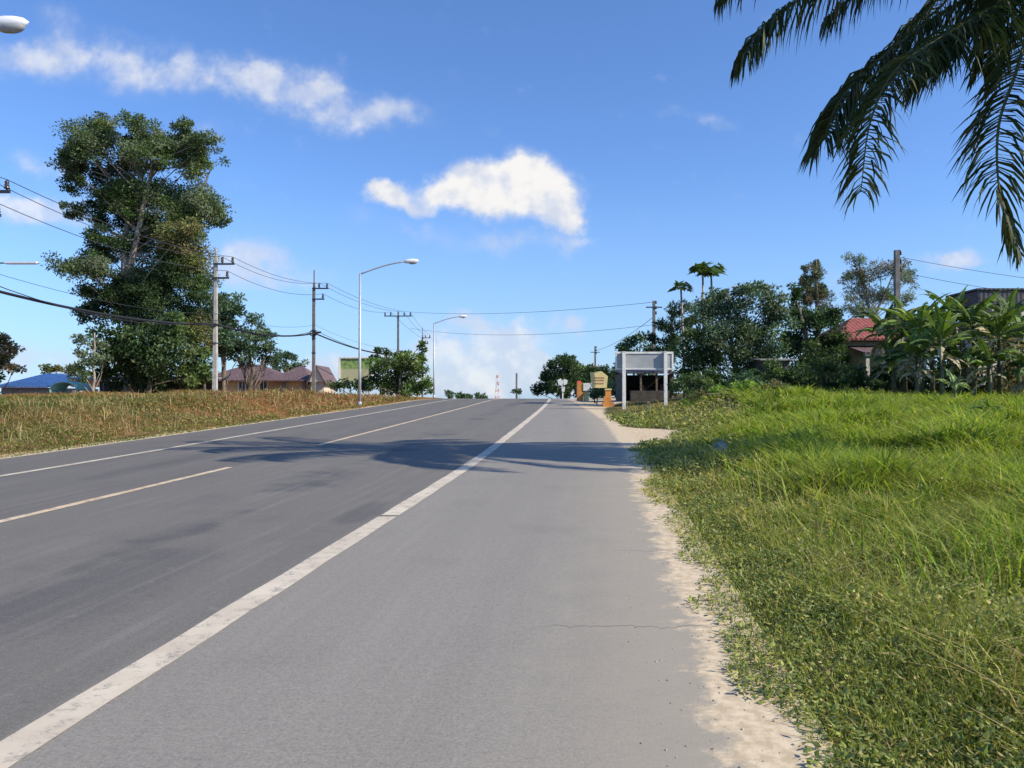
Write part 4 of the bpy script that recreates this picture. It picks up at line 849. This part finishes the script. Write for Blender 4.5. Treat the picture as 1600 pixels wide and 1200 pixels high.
# yellow tilted board, an irregular pentagon, with faint lines of red lettering
def vboard(pts, Y, th, material, name, parent, base):
    P3 = [P(a, b_, Y) - base for a, b_ in pts]; n = len(P3); q = M(); f = np.array(P3); bk = f + np.array([0, th, 0])
    sidef = [[(i_, (i_ + 1) % n, (i_ + 1) % n + n, i_ + n)[::-1]] for i_ in range(n)]
    q.add(np.vstack([f, bk]), [[tuple(range(n))], [tuple(range(n, 2 * n))[::-1]]] + sidef); return q.build(name, material, parent)
Y = 50; b = gb(936, Y); t = thing('shop_sign', 'pale yellow signboard with a slanted right edge and faint red writing', 'sign', b)
vboard([(925, 606), (948, 606), (950, 588), (940, 580), (922, 582)], Y, .08, M_YEL, 'board', t, b)
M_FAINT = mat('faint_red_lettering', (.55, .22, .10), .7)
for (yy_, x0, x1) in ((590, 927, 944), (594, 926, 945), (599, 928, 944)):
    q = M(); xs = np.arange(x0, x1, 1.3); pv = []
    for k_, x in enumerate(xs):
        c_ = P(x, yy_ + (1.1 if k_ % 2 else -1.1), Y) - b; c_[1] -= .012; pv.append(c_)
    q.tube(pv, .012, 4); q.build('lettering', M_FAINT, t)
for px in (929, 945):
    z = P(0, 606, Y)[2] - b[2]; x = P(px, 600, Y)[0] - b[0]; q = M(); q.box((x, .12, z / 2 + .2), (.07, .07, z + .4)); q.build('leg', M_DSTEEL, t)
# orange and white kiosk box
Y = 56; b = gb(911, Y); b[2] += .1; t = thing('kiosk', 'small orange roadside kiosk with a white panel beside the yellow signboard', 'kiosk', b); k_ = Y / F
hz_ = P(0, 599, Y)[2] - b[2]
q = M(); q.box((-.22, 0, hz_ / 2), (.42, .6, hz_)); q.build('body', M_ORANGE, t); q = M(); q.box((.22, -.1, hz_ * .80), (.46, .5, hz_ * .42)); q.build('panel', M_WHITE, t)
q = M(); q.box((-.28, 0, hz_ + .09), (.34, .5, .18), taper=.6); q.build('cap', M_RED, t); q = M(); q.box((.22, 0, hz_ * .28), (.34, .4, hz_ * .56)); q.build('base', M_YEL, t)
# white arrow signs
Y = 66; b = gb(879, Y); t = thing('traffic_sign', 'white traffic sign with two tilted plates on a post at the crest', 'traffic sign', b)
z = P(0, 594, Y)[2] - b[2]; q = M(); q.tube([(0, 0, 0), (0, 0, z)], .05, 8); q.build('post', M_WHITE, t)
vboard([(871, 594), (876, 591), (880, 596), (878, 603), (873, 601)], Y - .1, .03, M_WHITE, 'plate', t, b); vboard([(880, 597), (881, 592), (887, 594), (886, 600), (881, 602)], Y - .1, .03, M_WHITE, 'plate', t, b)
vboard([(877, 604), (883, 604), (882, 612), (878, 612)], Y - .1, .03, M_WHITE, 'small_plate', t, b)
tree('shrub', 'small dark round bush between the yellow signboard and the orange pillar', 'bush', 933, 47, [(930, 616, 8, 6), (938, 614, 9, 7), (927, 620, 8, 4)], .12, [[(933, 630, 0, .03), (933, 618, 0, .02)]], G_DARK)
# billboard left
Y = 96; b = gb(555, Y); t = thing('billboard', 'small billboard picturing green trees over a pale field, beyond the brown roofed house', 'billboard', b)
M_PIC, T, bb, oo = newmat('printed_picture'); oc_ = T.n('ShaderNodeTexCoord').outputs['Object']; so = T.n('ShaderNodeSeparateXYZ'); T.nt.links.new(oc_, so.inputs[0])
nn_ = T.noise(oc_, 2.5, 4, .6); zmid = P(0, 577, Y)[2] - b[2]
fl = T.ss(T.m('ADD', so.outputs[2], T.m('MULTIPLY', T.m('SUBTRACT', nn_, .5), .5)), zmid - .1, zmid + .15)
T.put(bb.inputs['Base Color'], T.mix(fl, (.42, .42, .24, 1), T.mix(T.ss(nn_, .4, .6), (.10, .22, .08, 1), (.30, .38, .10, 1))))
vboard([(532, 596), (580, 596), (580, 560), (532, 560)], Y, .12, M_PIC, 'panel', t, b)
q = M(); z0, z1 = P(0, 597, Y)[2] - b[2], P(0, 559, Y)[2] - b[2]; x0, x1 = P(530, 600, Y)[0] - b[0], P(582, 600, Y)[0] - b[0]
q.box(((x0 + x1) / 2, 0, z1), (x1 - x0, .3, .15)); q.box(((x0 + x1) / 2, 0, z0), (x1 - x0, .3, .22))
for x in (x0, x1): q.box((x, 0, (z0 + z1) / 2), (.16, .28, z1 - z0 - .2))
q.build('frame', M_WHITE, t)
for x in (x0 + .5, x1 - .5): q = M(); q.box((x, .3, z0 / 2), (.2, .2, z0)); q.build('leg', M_STEEL, t)

# ------------------------------------------------------------------ houses
def tiles(name, col, sc=9.0, rough=.7):
    m, T, b, o = newmat(name); oc = T.n('ShaderNodeTexCoord').outputs['Object']; s = T.n('ShaderNodeSeparateXYZ'); T.nt.links.new(oc, s.inputs[0])
    wv = T.m('SINE', T.m('MULTIPLY', s.outputs[0], 6.283 * 4)); row = T.m('FRACT', T.m('MULTIPLY', s.outputs[2], 4.5)); n = T.noise(oc, 4, 5, .6)
    hgt = T.m('ADD', T.m('MULTIPLY', wv, .3), row); c = T.mix(T.ss(n, .3, .7), c4(tuple(x * .65 for x in col)), c4(tuple(x * 1.3 for x in col)))
    T.put(b.inputs['Base Color'], c); b.inputs['Roughness'].default_value = rough
    bp = T.n('ShaderNodeBump'); bp.inputs[0].default_value = .6; bp.inputs[1].default_value = .05; T.put(bp.inputs['Height'], hgt); T.nt.links.new(bp.outputs[0], b.inputs['Normal']); return m
def hip(q, x0, x1, y0, y1, z0, z1, inset, th=.12):
    ym = (y0 + y1) / 2
    v = [(x0, y0, z0), (x1, y0, z0), (x1, y1, z0), (x0, y1, z0), (x0 + inset, ym, z1), (x1 - inset, ym, z1)]
    v2 = [(x0, y0, z0 - th), (x1, y0, z0 - th), (x1, y1, z0 - th), (x0, y1, z0 - th)]
    q.add(v + v2, [[(0, 1, 5, 4), (2, 3, 4, 5)], [(1, 2, 5), (3, 0, 4)], [(0, 6, 7, 1), (1, 7, 8, 2), (2, 8, 9, 3), (3, 9, 6, 0), (6, 9, 8, 7)]])
M_ROOF_B = tiles('brown_roof_tiles', (.13, .085, .085)); M_ROOF_R = tiles('red_roof_tiles', (.24, .06, .045)); M_ROOF_BLUE = tiles('blue_metal_sheet', (.42, .56, .76), rough=.4); M_ROOF_G = tiles('grey_sheet', (.22, .21, .23)); M_ROOF_D = tiles('dark_sheet', (.07, .065, .075))
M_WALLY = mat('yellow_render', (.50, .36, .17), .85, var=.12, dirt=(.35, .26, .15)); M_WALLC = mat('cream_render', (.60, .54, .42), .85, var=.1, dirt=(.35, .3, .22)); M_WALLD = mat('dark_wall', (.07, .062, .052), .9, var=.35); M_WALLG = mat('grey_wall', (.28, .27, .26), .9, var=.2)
M_DARKGLASS = mat('dark_glass', (.02, .022, .025), .15)
def wall_box(x0, x1, y0, y1, z0, z1, th, material, parent, front_open=()):
    q = M(); q.box(((x0 + x1) / 2, y1 - th / 2, (z0 + z1) / 2), (x1 - x0, th, z1 - z0)); 
    for x in (x0 + th / 2, x1 - th / 2): q.box((x, (y0 + y1) / 2, (z0 + z1) / 2 - .002), (th, y1 - y0 - 2 * th - .004, z1 - z0))
    xs = [x0]; 
    for (a, b_, zb, zt) in sorted(front_open):
        q.box(((xs[-1] + a) / 2, y0 + th / 2, (z0 + z1) / 2), (a - xs[-1], th, z1 - z0)); w_ = b_ - a
        if zb > z0 + .01: q.box(((a + b_) / 2, y0 + th / 2, (z0 + zb) / 2), (w_, th, zb - z0))
        q.box(((a + b_) / 2, y0 + th / 2, (zt + z1) / 2), (w_, th, z1 - zt)); xs.append(b_)
    q.box(((xs[-1] + x1) / 2, y0 + th / 2, (z0 + z1) / 2), (x1 - xs[-1], th, z1 - z0))
    w_ = q.build('wall', material, parent)
    for (a, b_, zb, zt) in front_open:
        nm = 'window' if zb > z0 + .3 else 'door'
        q = M(); 
        for x in (a + .04, b_ - .04): q.box((x, y0 + th / 2, (zb + zt) / 2), (.08, th + .05, zt - zb))
        q.box(((a + b_) / 2, y0 + th / 2, zt - .04), (b_ - a - .16, th + .05, .08)); q.box(((a + b_) / 2, y0 + th / 2, (zb + zt) / 2), (.06, th * .4, zt - zb - .16)); f = q.build(nm, M_WHITE, parent)
        q = M(); q.box(((a + b_) / 2, y0 + th * .75, (zb + zt) / 2), (b_ - a - .16, .03, zt - zb)); q.build('pane', M_DARKGLASS, f)
    return w_
def hou(px0, px1, Y, name, label, cat='house'):
    x0, x1 = P(px0, 600, Y)[0], P(px1, 600, Y)[0]; xm = (x0 + x1) / 2; g0 = float(gz(xm, Y)) - .2
    t = thing(name, label, cat, (xm, Y, g0)); return t, x0 - xm, x1 - xm, g0
# brown roofed house (left), two hipped roofs
Y = 82; t, x0, x1, g0 = hou(306, 505, Y, 'house', 'low yellow walled house with dark brown hipped roofs behind the bank'); Z = lambda py: P(0, py, Y)[2] - g0
X_of = lambda px: P(px, 600, Y)[0] - (P(306, 600, Y)[0] + P(505, 600, Y)[0]) / 2
q = M(); hip(q, x0, X_of(450), -.6, 8.2, Z(594), Z(567), 4.0); q.build('roof', M_ROOF_B, t)
q = M(); hip(q, X_of(425), X_of(492), -1.4, 6.8, Z(594.5), Z(571), 1.9); q.build('roof', M_ROOF_B, t)
wall_box(x0 + .8, X_of(446), 0, 7.6, 0, Z(596), .15, M_WALLY, t, [(X_of(325), X_of(340), .9, 2.2), (X_of(372), X_of(384), .9, 2.2), (X_of(405), X_of(418), .9, 2.2)])
q = M(); q.box((X_of(468), 1.2, Z(596) / 2), (2.9, 3.8, Z(596) - .01)); q.build('wing', M_WALLY, t)
for px in (447, 479): q = M(); q.box((X_of(px), -.9, Z(596) / 2), (.3, .3, Z(596))); q.build('pillar', M_DCONC, t)
q = M(); a = X_of(489); c_ = X_of(512); zz = Z(597); zt = Z(573)
q.add([(a, -1.5, zz), (c_, -1.5, zz), ((a + c_) / 2 - .1, -1.5, zt), (a, 4, zz), (c_, 4, zz), ((a + c_) / 2 - .1, 4, zt)], [[(0, 1, 2), (5, 4, 3)], [(0, 3, 4, 1)]]); q.box(((a + c_) / 2, 1.25, zz / 2 - .01), (c_ - a - .2, 5, zz)); q.build('gable', M_WALLC, t)
q = M(); 
for s_ in (0, 1):
    e0 = np.array([a - .25, -1.7, zz - .2]) if s_ == 0 else np.array([c_ + .25, -1.7, zz - .2]); tp = np.array([(a + c_) / 2 - .1, -1.7, zt + .12]); d = np.array([0, 6, 0])
    q.add([e0, tp, tp + d, e0 + d, e0 - [0, 0, .1], tp - [0, 0, .1], tp + d - [0, 0, .1], e0 + d - [0, 0, .1]], [[(0, 1, 2, 3), (7, 6, 5, 4), (0, 4, 5, 1), (1, 5, 6, 2), (2, 6, 7, 3), (3, 7, 4, 0)]])
q.build('gable_roof', M_ROOF_B, t)
# blue roofed building
Y = 66; t, x0, x1, g0 = hou(-10, 100, Y, 'shed', 'low building with a sloping light blue metal roof at the left edge', 'shed'); Z = lambda py: P(0, py, Y)[2] - g0
def slab(q, c0, c1, c2, c3, th=.12):
    v = np.array([c0, c1, c2, c3], float); q.add(np.vstack([v, v - [0, 0, th]]), [[(0, 1, 2, 3), (7, 6, 5, 4), (0, 4, 5, 1), (1, 5, 6, 2), (2, 6, 7, 3), (3, 7, 4, 0)]])
X_of = lambda px: P(px, 600, Y)[0] - (P(-10, 600, Y)[0] + P(100, 600, Y)[0]) / 2
q = M(); slab(q, (X_of(0), -1, Z(604)), (X_of(84), -1, Z(604)), (X_of(116), 4, Z(582) + .05), (X_of(26), 4, Z(582) + .05)); q.build('roof', M_ROOF_BLUE, t)
q = M(); slab(q, (X_of(26), 4.05, Z(582)), (X_of(116), 4.05, Z(582)), (X_of(110), 9, Z(600)), (X_of(20), 9, Z(600))); q.build('rear_roof', M_ROOF_BLUE, t)
q = M(); q.box((X_of(44), 3.5, Z(606) / 2), (4.1, 7.5, Z(606))); q.build('wall', M_WALLG, t)
Y = 60; b = gb(110, Y); t = thing('canopy', 'small arched turquoise canopy beside the light blue roof', 'canopy', b); q = M()
M_TEAL = mat('turquoise_sheet', (.32, .66, .60), .5, var=.1)
a = np.linspace(0, math.pi * .95, 10); zc = P(0, 612, Y)[2] - b[2]; arc = np.stack([-1.0 * np.cos(a), 0 * a - 1, zc + .75 * np.sin(a) ** .8], 1); arc2 = arc + np.array([0, 2.2, 0]); n = 10
q.add(np.vstack([arc, arc2, arc - [0, 0, .06], arc2 - [0, 0, .06]]), [[(i_, i_ + 1, n + i_ + 1, n + i_) for i_ in range(n - 1)], [(2 * n + i_, 3 * n + i_, 3 * n + i_ + 1, 2 * n + i_ + 1) for i_ in range(n - 1)], [(i_, 2 * n + i_, 2 * n + i_ + 1, i_ + 1) for i_ in range(n - 1)]]); q.build('arch_roof', M_TEAL, t, True)
for sx in (-.95, .95):
    for sy in (-.9, 1.1): q = M(); q.tube([(sx, sy, 0), (sx, sy, zc + .1)], .04, 6); q.build('leg', M_STEEL, t)
# dark low shed under the big tree
Y = 63.5; t, x0, x1, g0 = hou(118, 330, Y, 'shed', 'long dark open shed with a pale roof edge in the shade under the tallest tree', 'shed'); Z = lambda py: P(0, py, Y)[2] - g0
q = M(); slab(q, (x0, -.5, Z(592)), (x1, -.5, Z(592)), (x1, 4, Z(586)), (x0, 4, Z(586)), .12); q.build('roof', M_ROOF_G, t)
q = M(); q.box((0, 3.4, Z(594) / 2), (x1 - x0 - .4, .2, Z(594))); q.build('wall', M_WALLD, t)
for k_ in range(6): q = M(); q.box((x0 + .4 + k_ * (x1 - x0 - .8) / 5, -.3, Z(594) / 2), (.12, .12, Z(594))); q.build('post', M_DCONC, t)
# shed behind the white framed sign
Y = 52; t, x0, x1, g0 = hou(968, 1056, Y, 'shed', 'dark open fronted shed with goods inside behind the white framed sign', 'shed'); Z = lambda py: P(0, py, Y)[2] - g0
q = M(); slab(q, (x0, -.6, Z(582)), (x1, -.6, Z(582)), (x1, 3.5, Z(574)), (x0, 3.5, Z(574)), .1); q.build('roof', M_ROOF_D, t)
q = M(); q.box((0, 3.0, Z(584) / 2), (x1 - x0 - .3, .15, Z(584))); 
for x in (x0 + .2, x1 - .2): q.box((x, 1.4, Z(584) / 2), (.12, 3.0, Z(584)))
q.build('wall', M_WALLD, t)
for k_ in range(4): q = M(); q.box((x0 + .3 + k_ * (x1 - x0 - .6) / 3, -.4, Z(584) / 2), (.12, .12, Z(584))); q.build('post', M_BARK, t)
q = M(); 
for k_ in range(14):
    x = R.uniform(x0 + .5, x1 - .5); hh = R.uniform(.3, .7); q.box((x, .6 + .2 * (k_ % 3), hh / 2 + .0 + R.choice([0, .6])), (R.uniform(.15, .4), .15, hh), np.array([(.30, .22, .14), (.45, .38, .28), (.12, .10, .09), (.22, .10, .07)][R.integers(0, 4)]))
o_ = q.build('stacked_goods', vcol('goods')); o_.location = t.location; tag(o_, 'jumble of brown and pale goods stacked inside the dark open shed', 'goods', kind=None)
q = M(); q.box((0, -.85, .42), (x1 - x0 - 1.2, .15, .85)); o_ = q.build('low_wall', M_WALLD); o_.location = t.location; tag(o_, 'low dark wall in front of the open shed behind the sign', 'wall')
# grey shed between trees
Y = 42; t, x0, x1, g0 = hou(1184, 1240, Y, 'shed', 'small grey walled shed half hidden between the wide bushy tree and the dark tree', 'shed'); Z = lambda py: P(0, py, Y)[2] - g0
wall_box(x0 + .2, x1 - .2, 0, 3, 0, Z(562), .12, M_WALLD, t, [(-.4, .3, .9, 1.5)])
q = M(); slab(q, (x0, -.5, Z(562)), (x1, -.5, Z(562)), (x1, 3.3, Z(554)), (x0, 3.3, Z(554)), .06); q.build('roof', M_WALLG, t)
q = M(); q.box((0, -.35, Z(576)), (1.0, .5, .05)); q.build('awning', M_WHITE, t)
# red roofed house
Y = 46; t, x0, x1, g0 = hou(1312, 1480, Y, 'house', 'house with a red tiled hipped roof and pale porch columns behind the banana plants'); Z = lambda py: P(0, py, Y)[2] - g0
q = M(); hip(q, x0, x1, .2, 7, Z(528), Z(487), 2.2); q.build('roof', M_ROOF_R, t)
wall_box(x0 + .6, x1 - .6, 1.2, 6.4, 0, Z(530), .15, M_WALLC, t, [(x0 + 1.0, x0 + 1.7, .9, 2.0), (x0 + 2.4, x0 + 3.1, 0.0, 2.1), (x0 + 3.7, x0 + 4.4, .9, 2.0)])
q = M(); slab(q, (x0 + .8, -1.3, Z(552)), (x1 - 1.2, -1.3, Z(552)), (x1 - 1.2, 1.1, Z(538)), (x0 + .8, 1.1, Z(538)), .1); q.build('porch_roof', M_ROOF_B, t)
for x in (x0 + 1.1, x0 + 2.0, x0 + 3.2, x0 + 4.3): q = M(); q.box((x, -1.1, Z(555) / 2), (.2, .2, Z(555))); q.box((x, -1.1, Z(555) - .05), (.3, .3, .1)); q.build('porch_column', M_WALLC, t)
q = M(); q.box((x0 + 2.6, -1.45, .4), (5, .12, .8)); q.build('porch_wall', M_WALLD, t)
# dark roofed house at the right edge
Y = 44; t, x0, x1, g0 = hou(1515, 1760, Y, 'house', 'cream house with a long dark flat edged roof at the right edge'); Z = lambda py: P(0, py, Y)[2] - g0
q = M(); q.box(((x0 + x1) / 2, .6, Z(468)), (x1 - x0, 3, (Z(460) - Z(480)))); q.box(((x0 + x1) / 2, .6, Z(455.5)), (x1 - x0 + .15, 3.15, .10)); q.build('roof', M_ROOF_D, t)
wall_box(x0 + .5, x1 - .5, .3, 1.9, 0, Z(480) - .002, .15, M_WALLC, t, [(x0 + 1.2, x0 + 2.2, 3.6, 4.6), (x0 + 3, x0 + 4, 1.0, 2.2), (x0 + 4.8, x0 + 5.8, 3.6, 4.6)])
for x in (x0 + .9, x0 + 2.5, x0 + 4.5): q = M(); q.box((x, -.7, Z(480) / 2 - .002), (.22, .22, Z(480))); q.build('column', M_WALLC, t)

# ------------------------------------------------------------------ small grey boulder in the verge shadow
q = M(); th, ph = np.meshgrid(np.linspace(0, math.pi, 8), np.linspace(0, 2 * math.pi, 10, endpoint=False), indexing='ij')
v = np.stack([np.sin(th) * np.cos(ph), np.sin(th) * np.sin(ph), -np.cos(th)], -1).reshape(-1, 3); v *= (1 + R.normal(0, .12, (len(v), 1)) * np.sin(th).reshape(-1, 1)) * np.array([.15, .13, .17])
q.add(v, [[(i_ * 10 + j_, i_ * 10 + (j_ + 1) % 10, (i_ + 1) * 10 + (j_ + 1) % 10, (i_ + 1) * 10 + j_) for i_ in range(7) for j_ in range(10)]])
bx = P(1125, 600, 16.2)[0]; o_ = q.build('boulder', mat('grey_stone', (.24, .26, .30), .9, var=.3, scale=6, bump=.4), smooth=False, loc=(bx, 16.2, float(gz(bx, 16.2)) + .12))
tag(o_, 'small blue grey stone lying in the shaded grass beside the road', 'stone')
